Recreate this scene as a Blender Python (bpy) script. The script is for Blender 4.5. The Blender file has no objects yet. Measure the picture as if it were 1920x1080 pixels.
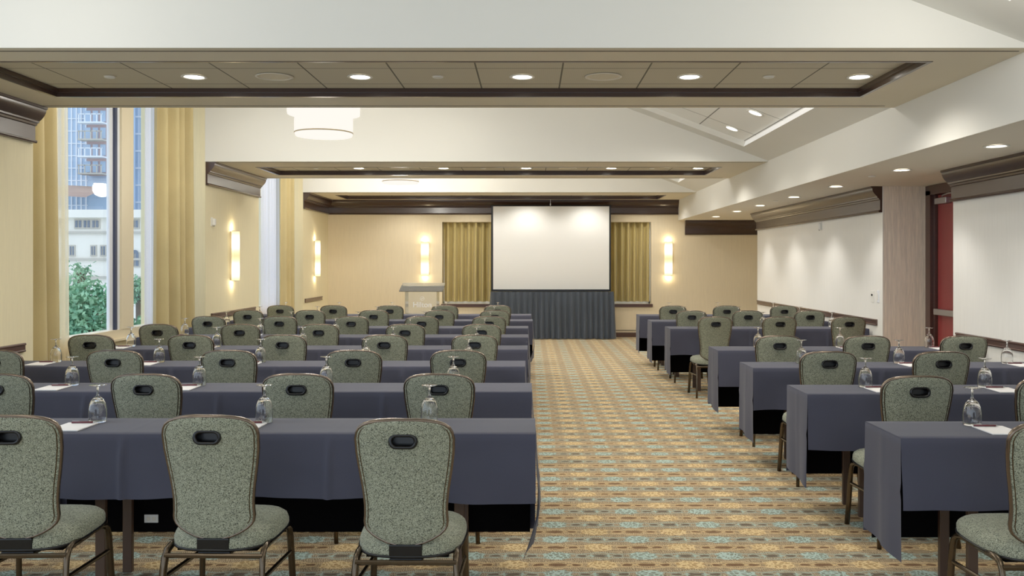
import bpy, bmesh, math, random
from mathutils import Vector, Matrix
random.seed(7)
PI = math.pi
sc = bpy.context.scene
COL = sc.collection
F, CX, CY, H = 1690.0, 994.0, 494.0, 1.58      # focal length and vanishing point in pixels, eye height

def W(px, y):                                   # lateral position of a pixel column at depth y
    return (px - CX) * y / F
def Z(py, y):
    return H - (py - CY) * y / F

# ------------------------------------------------------------------ objects
def link(o, parent=None):
    COL.objects.link(o)
    if parent is not None:
        o.parent = parent
    return o
def tag(o, label=None, cat=None, group=None, kind=None):
    if label: o['label'] = label
    if cat: o['category'] = cat
    if group: o['group'] = group
    if kind: o['kind'] = kind
    return o
def thing(name, label, cat, loc=(0, 0, 0), rz=0.0, group=None):
    o = bpy.data.objects.new(name, None)
    o.empty_display_size = 0.1
    link(o)
    o.location = loc
    o.rotation_euler = (0, 0, rz)
    return tag(o, label, cat, group)
def obj(name, bm, mat, parent=None, smooth=False, recalc=True):
    if recalc:
        bmesh.ops.recalc_face_normals(bm, faces=bm.faces[:])
    me = bpy.data.meshes.new(name)
    bm.to_mesh(me); bm.free()
    me.materials.append(mat)
    if smooth:
        for p in me.polygons: p.use_smooth = True
    o = bpy.data.objects.new(name, me)
    return link(o, parent)
def struct(name, bm, mat, parent=None, smooth=False):
    o = obj(name, bm, mat, parent, smooth)
    if parent is None: o['kind'] = 'structure'
    return o
def copy_tree(o, parent=None):
    c = o.copy()
    link(c)
    c.parent = parent
    for ch in list(o.children):
        copy_tree(ch, c)
    return c
def autosmooth(o, ang=35):
    me = o.data
    for p in me.polygons: p.use_smooth = True
    bm = bmesh.new(); bm.from_mesh(me)
    for e in bm.edges:
        if len(e.link_faces) == 2 and e.calc_face_angle(0) > math.radians(ang):
            e.smooth = False
    bm.to_mesh(me); bm.free()
    return o

# ------------------------------------------------------------------ mesh shapes
def NB(): return bmesh.new()
def box(bm, x0, x1, y0, y1, z0, z1):
    vs = [bm.verts.new((x, y, z)) for x in (x0, x1) for y in (y0, y1) for z in (z0, z1)]
    for f in ((0,1,3,2),(4,6,7,5),(0,4,5,1),(2,3,7,6),(0,2,6,4),(1,5,7,3)):
        bm.faces.new([vs[i] for i in f])
    return vs
def bbox(bm, x0, x1, y0, y1, z0, z1, r=0.004, seg=2):       # box with rounded edges
    b2 = NB(); box(b2, x0, x1, y0, y1, z0, z1)
    bmesh.ops.recalc_face_normals(b2, faces=b2.faces[:])
    bmesh.ops.bevel(b2, geom=b2.edges[:], offset=r, segments=seg, affect='EDGES', profile=0.5)
    me = bpy.data.meshes.new('tmp'); b2.to_mesh(me); b2.free(); bm.from_mesh(me); bpy.data.meshes.remove(me)
def quad(bm, *pts):
    return bm.faces.new([bm.verts.new(p) for p in pts])
def lathe(bm, prof, n=24, c=(0, 0, 0), a0=0.0, a1=2*PI, close=False):
    full = abs(a1 - a0 - 2*PI) < 1e-6
    m = n if full else n + 1
    rings = []
    for r, z in prof:
        if r < 1e-6:
            rings.append([bm.verts.new((c[0], c[1], c[2] + z))] * m)
        else:
            rings.append([bm.verts.new((c[0] + r*math.cos(a0 + (a1-a0)*i/n), c[1] + r*math.sin(a0 + (a1-a0)*i/n), c[2] + z)) for i in range(m)])
    pairs = list(zip(rings, rings[1:]))
    if close: pairs.append((rings[-1], rings[0]))
    for A, B in pairs:
        for i in range(n):
            j = (i + 1) % m
            if not full and i + 1 >= m: continue
            vs = []
            for v in (A[i], A[j], B[j], B[i]):
                if v not in vs: vs.append(v)
            if len(vs) >= 3:
                try: bm.faces.new(vs)
                except ValueError: pass
def tube(bm, pts, r=0.011, n=8, closed=False, ry=None, up=Vector((0, 0, 1)), sq=2.0):
    """Sweep an ellipse (r across, ry along 'up'-ish) along pts; sq>2 squares it off."""
    P = [Vector(p) for p in pts]
    N = len(P); rings = []
    ry = r if ry is None else ry
    prev = None
    for i in range(N):
        if closed: t = (P[(i+1) % N] - P[i-1])
        else: t = P[min(i+1, N-1)] - P[max(i-1, 0)]
        t.normalize()
        if prev is None:
            a = up - t * up.dot(t)
            if a.length < 1e-3:
                a = Vector((1, 0, 0)) - t * t.x
        else:
            a = prev - t * prev.dot(t)
        a.normalize(); prev = a
        b = t.cross(a)
        ring = []
        for k in range(n):
            th = 2*PI*(k + 0.5)/n
            cx, sx = math.cos(th), math.sin(th)
            if sq > 2:
                s = (abs(cx)**sq + abs(sx)**sq) ** (-1/sq); cx *= s; sx *= s
            ring.append(bm.verts.new(P[i] + a*(ry*cx) + b*(r*sx)))
        rings.append(ring)
    m = N if closed else N - 1
    for i in range(m):
        A, B = rings[i], rings[(i+1) % N]
        for k in range(n):
            bm.faces.new((A[k], A[(k+1) % n], B[(k+1) % n], B[k]))
    if not closed:
        bm.faces.new(rings[0][::-1]); bm.faces.new(rings[-1])
def extrude_profile(bm, prof, p0, p1, out, m0=0.0, m1=0.0):
    """prof: list of (out, down) points; swept from p0 to p1 (top/back corner), ends mitred by m0/m1 per unit out."""
    p0 = Vector(p0); p1 = Vector(p1); out = Vector(out)
    d = (p1 - p0).normalized()
    A = [bm.verts.new(p0 + out*o - Vector((0,0,1))*z + d*(m0*o)) for o, z in prof]
    B = [bm.verts.new(p1 + out*o - Vector((0,0,1))*z - d*(m1*o)) for o, z in prof]
    n = len(prof)
    for i in range(n):
        j = (i+1) % n
        bm.faces.new((A[i], A[j], B[j], B[i]))
    bm.faces.new(A[::-1]); bm.faces.new(B)
def sheet(bm, rows):
    V = [[bm.verts.new(p) for p in r] for r in rows]
    for A, B in zip(V, V[1:]):
        for i in range(len(A)-1):
            bm.faces.new((A[i], A[i+1], B[i+1], B[i]))
    return V

# ------------------------------------------------------------------ materials
def srgb(r, g, b):
    f = lambda c: (c/255/12.92) if c/255 <= 0.04045 else ((c/255+0.055)/1.055)**2.4
    return (f(r), f(g), f(b), 1.0)
class NT:
    def __init__(self, name):
        self.m = bpy.data.materials.new(name); self.m.use_nodes = True
        self.t = self.m.node_tree; self.t.nodes.clear()
        self.out = self.t.nodes.new('ShaderNodeOutputMaterial')
    def n(self, typ, **kw):
        nd = self.t.nodes.new(typ)
        for k, v in kw.items():
            if k.startswith('_'): setattr(nd, k[1:], v)
            else: self.set(nd, k.replace('__', ' '), v)
        return nd
    def set(self, nd, key, v):
        s = nd.inputs[int(key[1:])] if key[0] == 'i' and key[1:].isdigit() else nd.inputs[key]
        if isinstance(v, bpy.types.NodeSocket): self.t.links.new(v, s)
        else: s.default_value = v
    def math(self, op, a, b=None, c=None, clamp=False):
        nd = self.t.nodes.new('ShaderNodeMath'); nd.operation = op; nd.use_clamp = clamp
        self.set(nd, 'i0', a)
        if b is not None: self.set(nd, 'i1', b)
        if c is not None: self.set(nd, 'i2', c)
        return nd.outputs[0]
    def mix(self, f, a, b):
        nd = self.t.nodes.new('ShaderNodeMix'); nd.data_type = 'RGBA'
        self.set(nd, 'i0', f); self.set(nd, 'i6', a); self.set(nd, 'i7', b)
        return nd.outputs[2]
    def ramp(self, f, stops):
        nd = self.t.nodes.new('ShaderNodeValToRGB'); self.set(nd, 'Fac', f)
        el = nd.color_ramp.elements
        while len(el) < len(stops): el.new(0.5)
        for e, (p, c) in zip(el, stops): e.position = p; e.color = c
        return nd.outputs[0]
    def coord(self, scale=(1, 1, 1), which='Object'):
        tc = self.t.nodes.new('ShaderNodeTexCoord')
        mp = self.t.nodes.new('ShaderNodeMapping')
        self.t.links.new(tc.outputs[which], mp.inputs['Vector'])
        mp.inputs['Scale'].default_value = scale
        return mp.outputs[0]
    def noise(self, vec, scale=5.0, detail=2.0):
        nd = self.n('ShaderNodeTexNoise', Vector=vec, Scale=scale, Detail=detail)
        return nd.outputs['Fac']
    def bsdf(self, color, rough=0.6, metal=0.0, spec=0.5, bump=None, bstr=0.2, bdist=0.01, sheen=0.0, coat=0.0):
        b = self.t.nodes.new('ShaderNodeBsdfPrincipled')
        self.set(b, 'Base Color', color); self.set(b, 'Roughness', rough); self.set(b, 'Metallic', metal)
        self.set(b, 'Specular IOR Level', spec)
        if sheen: self.set(b, 'Sheen Weight', sheen)
        if coat: self.set(b, 'Coat Weight', coat); self.set(b, 'Coat Roughness', 0.15)
        if bump is not None:
            bp = self.n('ShaderNodeBump', Height=bump, Strength=bstr, Distance=bdist)
            self.t.links.new(bp.outputs[0], b.inputs['Normal'])
        self.t.links.new(b.outputs[0], self.out.inputs[0])
        return b
def scale_col(c, k): return (c[0]*k, c[1]*k, c[2]*k, 1)
def m_plain(name, c, rough=0.6, metal=0.0, spec=0.5, var=0.06, scale=8.0, coat=0.0, stretch=(1,1,1)):
    t = NT(name); v = t.noise(t.coord(stretch), scale, 3)
    t.bsdf(t.mix(v, scale_col(c, 1-var), scale_col(c, 1+var)), rough, metal, spec, coat=coat)
    return t.m
def m_wall(name, c, var=0.10):
    t = NT(name); co = t.coord((170, 170, 7))
    v = t.noise(co, 1.0, 3); w = t.noise(t.coord((40, 40, 1.5)), 1.0, 2)
    f = t.math('ADD', t.math('MULTIPLY', v, 0.6), t.math('MULTIPLY', w, 0.4))
    t.bsdf(t.ramp(f, [(0.3, scale_col(c, 1-var)), (0.7, scale_col(c, 1+var))]), 0.75, spec=0.25, bump=v, bstr=0.15, bdist=0.003)
    return t.m
def m_emit(name, c, s):
    t = NT(name); e = t.n('ShaderNodeEmission', Color=c, Strength=s)
    t.t.links.new(e.outputs[0], t.out.inputs[0]); return t.m
def m_cloth(name, c, weave=900, var=0.12, rough=0.85, sheen=0.15):
    t = NT(name); co = t.coord()
    v = t.noise(co, weave, 1); w = t.noise(co, 2.2, 2)
    f = t.math('ADD', t.math('MULTIPLY', v, 0.5), t.math('MULTIPLY', w, 0.5))
    t.bsdf(t.ramp(f, [(0.3, scale_col(c, 1-var)), (0.7, scale_col(c, 1+var))]), rough, spec=0.2, sheen=sheen)
    return t.m

M = {}
M['wall_cream'] = m_wall('cream_wallpaper', srgb(230, 219, 182), 0.05)
M['wall_gold'] = m_wall('golden_wallpaper', srgb(228, 213, 182), 0.05)
M['wall_lit'] = m_wall('lit_wallpaper', srgb(238, 236, 230), 0.03)  # wallpaper copy whitened to carry the brighter light on the right walls
M['wall_tan'] = m_wall('tan_wallpaper', srgb(238, 224, 204), 0.2)
M['paint_white'] = m_plain('white_paint', srgb(228, 226, 218), 0.8, spec=0.2, var=0.015, scale=2)
M['paint_soffit'] = m_plain('soffit_paint', srgb(232, 224, 208), 0.8, spec=0.2, var=0.02, scale=2)
M['paint_beam'] = m_plain('beam_paint', srgb(226, 216, 194), 0.8, spec=0.2, var=0.02, scale=2)
M['wood_dark'] = m_plain('dark_wood', srgb(70, 44, 38), 0.32, spec=0.5, var=0.25, scale=3, coat=0.3, stretch=(1, 1, 25))
M['wood_crown'] = m_plain('crown_wood', srgb(58, 38, 30), 0.28, spec=0.5, var=0.15, scale=4, coat=0.25, stretch=(1, 1, 20))
M['door_red'] = m_plain('red_mahogany', srgb(140, 50, 50), 0.35, var=0.12, scale=2, coat=0.2, stretch=(12, 12, 1))
M['black'] = m_plain('black_plastic', srgb(9, 8, 9), 0.3, spec=0.35, var=0.1)
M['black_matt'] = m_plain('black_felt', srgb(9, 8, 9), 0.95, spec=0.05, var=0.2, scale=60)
M['bronze'] = m_plain('bronze_metal', srgb(112, 98, 86), 0.25, metal=0.9, var=0.12, scale=30)
M['leg_metal'] = m_plain('dark_bronze_tube', srgb(88, 76, 62), 0.24, metal=0.9, var=0.15, scale=30)
M['table_leg'] = m_plain('brown_table_leg', srgb(74, 54, 42), 0.45, var=0.15, scale=12)
M['chrome'] = m_plain('brushed_steel', srgb(190, 190, 190), 0.3, metal=0.9, var=0.05)
M['white_plastic'] = m_plain('white_plastic', srgb(235, 233, 226), 0.4, var=0.02)
M['paper'] = m_plain('white_paper', srgb(240, 238, 238), 0.8, var=0.015)
M['pen'] = m_plain('maroon_plastic', srgb(92, 30, 40), 0.3, var=0.05)
M['linen'] = m_cloth('slate_linen', srgb(64, 65, 80), 700, 0.14, 0.8, 0.10)
M['skirt'] = m_cloth('charcoal_skirt', srgb(64, 72, 84), 500, 0.15, 0.7, 0.2)
M['drape'] = m_cloth('gold_drape', srgb(200, 182, 132), 300, 0.12, 0.7, 0.2)
M['back_drape'] = m_cloth('olive_gold_drape', srgb(186, 168, 108), 300, 0.12, 0.7, 0.2)
M['screen'] = m_plain('screen_fabric', srgb(232, 232, 230), 0.9, spec=0.1, var=0.01)
M['stone'] = m_plain('pale_stone', srgb(240, 236, 226), 0.9, spec=0.1, var=0.05, scale=1.5)
M['stone_line'] = m_plain('grey_stone_trim', srgb(190, 185, 175), 0.9, spec=0.1, var=0.06)  # greyer stone for ledges, window surrounds and balconies
M['brick'] = m_plain('pink_brick', srgb(190, 165, 165), 0.9, spec=0.1, var=0.08, scale=2)
M['ext_glass'] = m_plain('blue_facade_glass', srgb(168, 192, 218), 0.4, var=0.18, scale=0.5)
M['ext_glass_dark'] = m_plain('dark_facade_glass', srgb(95, 110, 130), 0.3, var=0.2, scale=0.8)
M['ext_white'] = m_plain('white_facade_metal', srgb(226, 232, 240), 0.6, var=0.03)
M['roof_tile'] = m_plain('terracotta_roof', srgb(180, 150, 135), 0.8, var=0.1)
M['asphalt'] = m_plain('pale_paving', srgb(205, 208, 205), 0.9, var=0.06)
M['bark'] = m_plain('bark', srgb(90, 75, 60), 0.9, var=0.2)
M['gasket'] = m_plain('navy_gasket', srgb(45, 55, 85), 0.5, var=0.1)
M['frame_cream'] = m_plain('cream_window_frame', srgb(232, 218, 186), 0.5, var=0.02)
M['frame_white'] = m_plain('white_window_sash', srgb(235, 238, 245), 0.4, var=0.02)
M['slot'] = m_plain('dark_slot', srgb(60, 52, 44), 0.8, var=0.05)
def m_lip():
    t = NT('painted_glow_lip'); b_ = t.bsdf(srgb(245, 245, 245), 0.6)  # emission paints the brightness of this recess lip; no cove lamp there
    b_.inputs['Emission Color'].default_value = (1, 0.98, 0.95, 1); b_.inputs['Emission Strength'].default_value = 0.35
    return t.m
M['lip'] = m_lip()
M['shade_trim'] = m_plain('satin_brass_band', srgb(190, 170, 130), 0.4, metal=0.5, var=0.05)

def m_leaf():
    t = NT('leafy_green'); v = t.noise(t.coord(), 2.5, 3)  # greens paled to carry the outdoor haze in the colour
    t.bsdf(t.ramp(v, [(0.3, srgb(92, 150, 120)), (0.7, srgb(170, 212, 170))]), 0.7, spec=0.2); return t.m
M['leaf'] = m_leaf()
def m_speckle():
    t = NT('sage_speckled_fabric'); co = t.coord()
    vo = t.n('ShaderNodeTexVoronoi', Vector=co, Scale=400.0); vo.feature = 'F1'
    v1 = t.n('ShaderNodeSeparateColor', Color=vo.outputs['Color']).outputs[0]
    n2 = t.noise(co, 420, 2)
    c = t.ramp(v1, [(0.0, srgb(40, 42, 36)), (0.20, srgb(66, 69, 58)), (0.33, srgb(130, 133, 112)), (0.75, srgb(145, 148, 126)), (1.0, srgb(176, 179, 158))])
    t.bsdf(t.mix(t.math('MULTIPLY', n2, 0.22), c, srgb(124, 127, 108)), 0.85, spec=0.25, bump=v1, bstr=0.1, bdist=0.001, sheen=0.15)
    return t.m
M['fabric'] = m_speckle()
def m_pane():
    t = NT('window_glass')
    tr = t.n('ShaderNodeBsdfTransparent', Color=(0.95, 0.98, 1.0, 1)); gl = t.n('ShaderNodeBsdfGlossy', Color=(1, 1, 1, 1), Roughness=0.02)
    fr = t.n('ShaderNodeFresnel', IOR=1.3)
    mx = t.n('ShaderNodeMixShader', i0=fr.outputs[0], i1=tr.outputs[0], i2=gl.outputs[0])
    t.t.links.new(mx.outputs[0], t.out.inputs[0]); return t.m
M['pane'] = m_pane()
def m_acrylic():
    t = NT('clear_acrylic')
    tr = t.n('ShaderNodeBsdfTransparent', Color=(0.93, 0.94, 0.93, 1)); gl = t.n('ShaderNodeBsdfGlossy', Color=(1, 1, 1, 1), Roughness=0.06)
    df = t.n('ShaderNodeBsdfDiffuse', Color=srgb(225, 225, 220))
    fr = t.n('ShaderNodeFresnel', IOR=1.12)
    a = t.n('ShaderNodeMixShader', i0=0.16, i1=tr.outputs[0], i2=df.outputs[0])
    mx = t.n('ShaderNodeMixShader', i0=fr.outputs[0], i1=a.outputs[0], i2=gl.outputs[0])
    t.t.links.new(mx.outputs[0], t.out.inputs[0]); return t.m
M['acrylic'] = m_acrylic()
def m_etch():
    t = NT('frosted_lettering')
    tr = t.n('ShaderNodeBsdfTransparent'); df = t.n('ShaderNodeBsdfDiffuse', Color=srgb(250, 250, 250))
    mx = t.n('ShaderNodeMixShader', i0=0.75, i1=tr.outputs[0], i2=df.outputs[0])
    t.t.links.new(mx.outputs[0], t.out.inputs[0]); return t.m
M['etch'] = m_etch()
def m_sheer(name='sheer_voile', c=srgb(240, 240, 250)):
    t = NT(name)
    tr = t.n('ShaderNodeBsdfTransparent'); df = t.n('ShaderNodeBsdfDiffuse', Color=c); tl = t.n('ShaderNodeBsdfTranslucent', Color=c)
    v = t.noise(t.coord((1, 1, 1)), 250, 1)
    a = t.n('ShaderNodeMixShader', i0=0.55, i1=df.outputs[0], i2=tl.outputs[0])
    mx = t.n('ShaderNodeMixShader', i0=t.math('ADD', 0.62, t.math('MULTIPLY', v, 0.3)), i1=tr.outputs[0], i2=a.outputs[0])
    t.t.links.new(mx.outputs[0], t.out.inputs[0]); return t.m
M['sheer'] = m_sheer(); M['sheer_lit'] = m_sheer('cream_lit_voile', srgb(238, 224, 190))  # cream copy holds the warm light on the nearest sheer in its colour
def m_goblet():
    t = NT('clear_glass'); g = t.n('ShaderNodeBsdfGlass', Color=(1, 1, 1, 1), Roughness=0.0, IOR=1.45)
    t.t.links.new(g.outputs[0], t.out.inputs[0]); return t.m
M['goblet'] = m_goblet()
def m_tiles(name, base, x0, sx, y0, sy, perf=0.35, line=0.006):
    """acoustic tiles with dark joints every sx / sy and a fine perforation"""
    t = NT(name); tc = t.n('ShaderNodeTexCoord'); sp = t.n('ShaderNodeSeparateXYZ', Vector=tc.outputs['Object'])
    def joint(v, o, s):
        q = t.math('ABSOLUTE', t.math('SUBTRACT', t.math('FRACT', t.math('DIVIDE', t.math('SUBTRACT', v, o - s*0.5), s)), 0.5))
        return t.math('LESS_THAN', q, line/s)
    j = t.math('MAXIMUM', joint(sp.outputs[0], x0, sx), joint(sp.outputs[1], y0, sy))
    vo = t.n('ShaderNodeTexVoronoi', Vector=tc.outputs['Object'], Scale=70.0); vo.inputs['Randomness'].default_value = 0.0
    hole = t.math('LESS_THAN', vo.outputs['Distance'], 0.22)
    c = t.mix(t.math('MULTIPLY', hole, perf), base, scale_col(base, 0.35))
    t.bsdf(t.mix(j, c, scale_col(base, 0.25)), 0.85, spec=0.15); return t.m
M['tiles'] = m_tiles('acoustic_tiles', srgb(208, 200, 180), 0.235, 0.628, 6.57, 0.57)
M['tiles_slope'] = m_tiles('vault_tiles', srgb(250, 250, 246), 0.45, 0.62, 0.6, 1.18, perf=0.10, line=0.007)
def m_carpet():
    t = NT('patterned_carpet'); tc = t.n('ShaderNodeTexCoord'); sp = t.n('ShaderNodeSeparateXYZ', Vector=tc.outputs['Object'])
    PX, PY = 0.465, 0.29
    wob = t.math('MULTIPLY', t.math('SUBTRACT', t.noise(tc.outputs['Object'], 26, 1), 0.5), 0.03)
    x = t.math('ADD', sp.outputs[0], wob); y = t.math('ADD', sp.outputs[1], t.math('MULTIPLY', wob, 0.8))
    def cell(v, o, p):   # signed distance from the nearest lattice line
        return t.math('MULTIPLY', t.math('SUBTRACT', t.math('FRACT', t.math('ADD', t.math('DIVIDE', t.math('SUBTRACT', v, o), p), 0.5)), 0.5), p)
    def ell(dx, dy, a, b):
        return t.math('SQRT', t.math('ADD', t.math('POWER', t.math('ABSOLUTE', t.math('DIVIDE', dx, a)), 2.4), t.math('POWER', t.math('ABSOLUTE', t.math('DIVIDE', dy, b)), 2.4)))
    def inside(d, soft=0.08): return t.math('SUBTRACT', 1.0, t.n('ShaderNodeMapRange', Value=d, i1=1-soft, i2=1+soft).outputs[0], clamp=True)
    def ring(d, w=0.12): return t.math('LESS_THAN', t.math('ABSOLUTE', t.math('SUBTRACT', d, 1.0)), w)
    TX, TY = 0.145, 5.74
    tx, ty = cell(x, TX, PX), cell(y, TY, PY)
    gx, gy = cell(x, TX + PX/2, PX), cell(y, TY + PY/2, PY)
    # hatch ground: thin strokes along the room, darker bands between the motif rows
    hatch = t.math('SINE', t.math('MULTIPLY', t.math('ADD', x, t.math('MULTIPLY', y, 0.22)), 560))
    rowt = t.math('COSINE', t.math('MULTIPLY', t.math('SUBTRACT', y, TY), 2*PI/PY))          # +1 on teal rows, -1 on gold rows
    n1 = t.noise(tc.outputs['Object'], 40, 2)
    g0 = t.math('ADD', t.math('MULTIPLY', hatch, 0.20), t.math('MULTIPLY', t.math('SUBTRACT', n1, 0.5), 0.6))
    gt = t.ramp(t.math('ADD', g0, 0.5), [(0.2, srgb(110, 98, 82)), (0.5, srgb(152, 136, 112)), (0.8, srgb(196, 180, 150))])
    gg = t.ramp(t.math('ADD', g0, 0.5), [(0.2, srgb(118, 96, 74)), (0.5, srgb(164, 138, 104)), (0.8, srgb(206, 182, 142))])
    col = t.mix(t.math('ADD', t.math('MULTIPLY', rowt, 0.5), 0.5), gg, gt)
    # wavy thin outlines running beside each row
    for uy, lc in ((ty, srgb(160, 176, 164)), (gy, srgb(214, 184, 136))):
        ux = tx if uy is ty else gx
        wv = t.math('MULTIPLY', t.math('COSINE', t.math('MULTIPLY', ux, 2*PI/PX*2)), 0.012)
        dl = t.math('ABSOLUTE', t.math('SUBTRACT', t.math('ABSOLUTE', uy), t.math('ADD', 0.040, wv)))
        col = t.mix(t.math('MULTIPLY', t.math('LESS_THAN', dl, 0.006), 0.75), col, lc)
    def ovals(col, ux, uy, dark, rim):
        for off, a, b in ((0.5, 0.056, 0.024), (0.29, 0.030, 0.019), (-0.29, 0.030, 0.019)):
            dx = cell(ux, off*PX, PX)
            d = ell(dx, uy, a, b)
            col = t.mix(t.math('MULTIPLY', inside(d), 0.85), col, dark)
            col = t.mix(t.math('MULTIPLY', ring(d, 0.16), 0.7), col, rim)
        return col
    col = ovals(col, tx, ty, srgb(92, 80, 68), srgb(164, 172, 156))
    col = ovals(col, gx, gy, srgb(104, 74, 52), srgb(212, 180, 130))
    vo = t.n('ShaderNodeTexVoronoi', Vector=tc.outputs['Object'], Scale=40.0); vo.feature = 'DISTANCE_TO_EDGE'
    lace = t.math('LESS_THAN', vo.outputs['Distance'], 0.13)
    teal = t.mix(lace, srgb(122, 132, 118), srgb(178, 202, 194))
    gold = t.mix(lace, srgb(172, 138, 92), srgb(228, 200, 148))
    def lobed(dx, dy, a, b):
        an = t.math('ARCTAN2', dy, dx)
        return t.math('MULTIPLY', ell(dx, dy, a, b), t.math('ADD', 1.0, t.math('MULTIPLY', t.math('COSINE', t.math('MULTIPLY', an, 8)), 0.07)))
    dt = lobed(tx, ty, 0.072, 0.062); dg = lobed(gx, gy, 0.078, 0.062)
    col = t.mix(t.math('MULTIPLY', inside(dt), 0.9), col, teal); col = t.mix(t.math('MULTIPLY', inside(dg), 0.9), col, gold)
    for k_ in (0.40, -0.40):
        cxx = cell(tx, k_*PX, PX)
        d = t.math('MINIMUM', ell(cxx, ty, 0.006, 0.03), ell(cxx, ty, 0.02, 0.005))
        col = t.mix(t.math('MULTIPLY', inside(d), 0.8), col, srgb(170, 188, 176))
    pile = t.noise(tc.outputs['Object'], 500, 1)
    t.bsdf(col, 0.95, spec=0.1, bump=pile, bstr=0.25, bdist=0.004)
    return t.m
M['carpet'] = m_carpet()
E_DOWN = m_emit('downlight_glow', (1.0, 0.93, 0.80, 1), 14)
def m_sconce():
    t = NT('sconce_glow'); tc = t.n('ShaderNodeTexCoord'); sp = t.n('ShaderNodeSeparateXYZ', Vector=tc.outputs['Object'])
    az = t.math('ABSOLUTE', sp.outputs[2])
    g = t.math('POWER', 2.718, t.math('MULTIPLY', t.math('POWER', t.math('DIVIDE', t.math('SUBTRACT', az, 0.20), 0.11), 2.0), -1.0))
    ck = t.n('ShaderNodeTexVoronoi', Vector=tc.outputs['Object'], Scale=55.0); ck.inputs['Randomness'].default_value = 0.0
    st = t.math('ADD', t.math('ADD', 1.0, t.math('MULTIPLY', ck.outputs['Distance'], 0.8)), t.math('MULTIPLY', g, 3.6))
    e = t.n('ShaderNodeEmission', Color=t.mix(t.math('MULTIPLY', g, 0.7), (1.0, 0.74, 0.36, 1), (1.0, 0.86, 0.58, 1)), Strength=st)
    t.t.links.new(e.outputs[0], t.out.inputs[0]); return t.m
E_SCONCE = m_sconce()
E_DRUM = m_emit('drum_glow', (1.0, 0.95, 0.86, 1), 1.3)

# ------------------------------------------------------------------ the room
XL, XR, YB, Y0 = -4.34, 4.22, 19.35, -3.0
XW = -4.9                       # window plane
HB, HS, HC = 2.94, 2.505, 4.14  # beam underside, side soffit, high ceiling
XS = 3.18                       # bulkhead plane
BEAMS = [(5.69, 7.87, 6.06, 7.36), (12.04, 14.42, 12.72, 13.86), (17.22, YB, 17.95, 19.02)]
BAYS = [(Y0, 5.69), (7.87, 12.04), (14.42, 17.22)]

bm = NB(); quad(bm, (-6, Y0, 0), (6, Y0, 0), (6, YB+0.3, 0), (-6, YB+0.3, 0)); 
struct('floor', bm, M['carpet'])

# left wall: piers and the low wall under the windows
def slab(x0, x1, y0, y1, z0, z1, mat, name):
    b = NB(); box(b, x0, x1, y0, y1, z0, z1); return struct(name, b, mat)
for (a, b) in ((5.69, 7.87), (12.04, 14.42), (17.22, YB)):
    slab(-5.2, XL, a, b, 0, HC, M['wall_cream'], 'wall_left')
for (a, b) in ((7.87, 12.04), (14.42, 17.22)):
    slab(-5.2, XW + 0.02, a, b, 0, 0.70, M['wall_cream'], 'wall_left')
    slab(-5.2, XW + 0.02, a, b, 3.98, HC, M['wall_cream'], 'wall_left')
slab(-5.2, XW, Y0, 5.69, 0, 0.70, M['wall_cream'], 'wall_left')
# back wall round the curtained window niche
NX0, NX1, NZ0, NZ1 = -1.89, 2.60, 0.71, 2.47
b = NB()
box(b, -5.2, NX0, YB, YB+0.3, 0, HC); box(b, NX1, 5.6, YB, YB+0.3, 0, HC)
box(b, NX0, NX1, YB, YB+0.3, 0, NZ0); box(b, NX0, NX1, YB, YB+0.3, NZ1, HC)
struct('wall_back', b, M['wall_gold'])
# right wall with the door recess
slab(XR, 5.4, 10.79, 16.74, 0, HS+0.3, M['wall_lit'], 'wall_right')
slab(XR, 5.4, Y0, 8.99, 0, HS+0.3, M['wall_lit'], 'wall_right')
b = NB(); quad(b, (XR+0.004, 10.786, 0), (4.90, 10.786, 0), (4.90, 10.786, HS), (XR+0.004, 10.786, HS)); struct('wall_return', b, M['wall_tan'])
b = NB(); quad(b, (4.86, 8.98, 0), (4.86, 10.8, 0), (4.86, 10.8, HS), (4.86, 8.98, HS)); struct('wall_recess', b, M['wall_tan'])
slab(5.4, 5.6, Y0, YB, 0, HS+0.3, M['wall_lit'], 'wall_right')

# ceiling: side soffit and bulkhead
b = NB()
box(b, XS, 5.39, Y0, YB, HS, HS+0.06)
struct('ceiling', b, M['paint_soffit'])
b = NB(); box(b, XS-0.002, XS+0.06, Y0, YB, HS+0.001, HB+0.03); struct('ceiling', b, M['paint_white'])
b = NB(); quad(b, (-5.2, Y0, HC), (0.02, Y0, HC), (0.02, YB, HC), (-5.2, YB, HC)); struct('ceiling', b, M['paint_white'])
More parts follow.
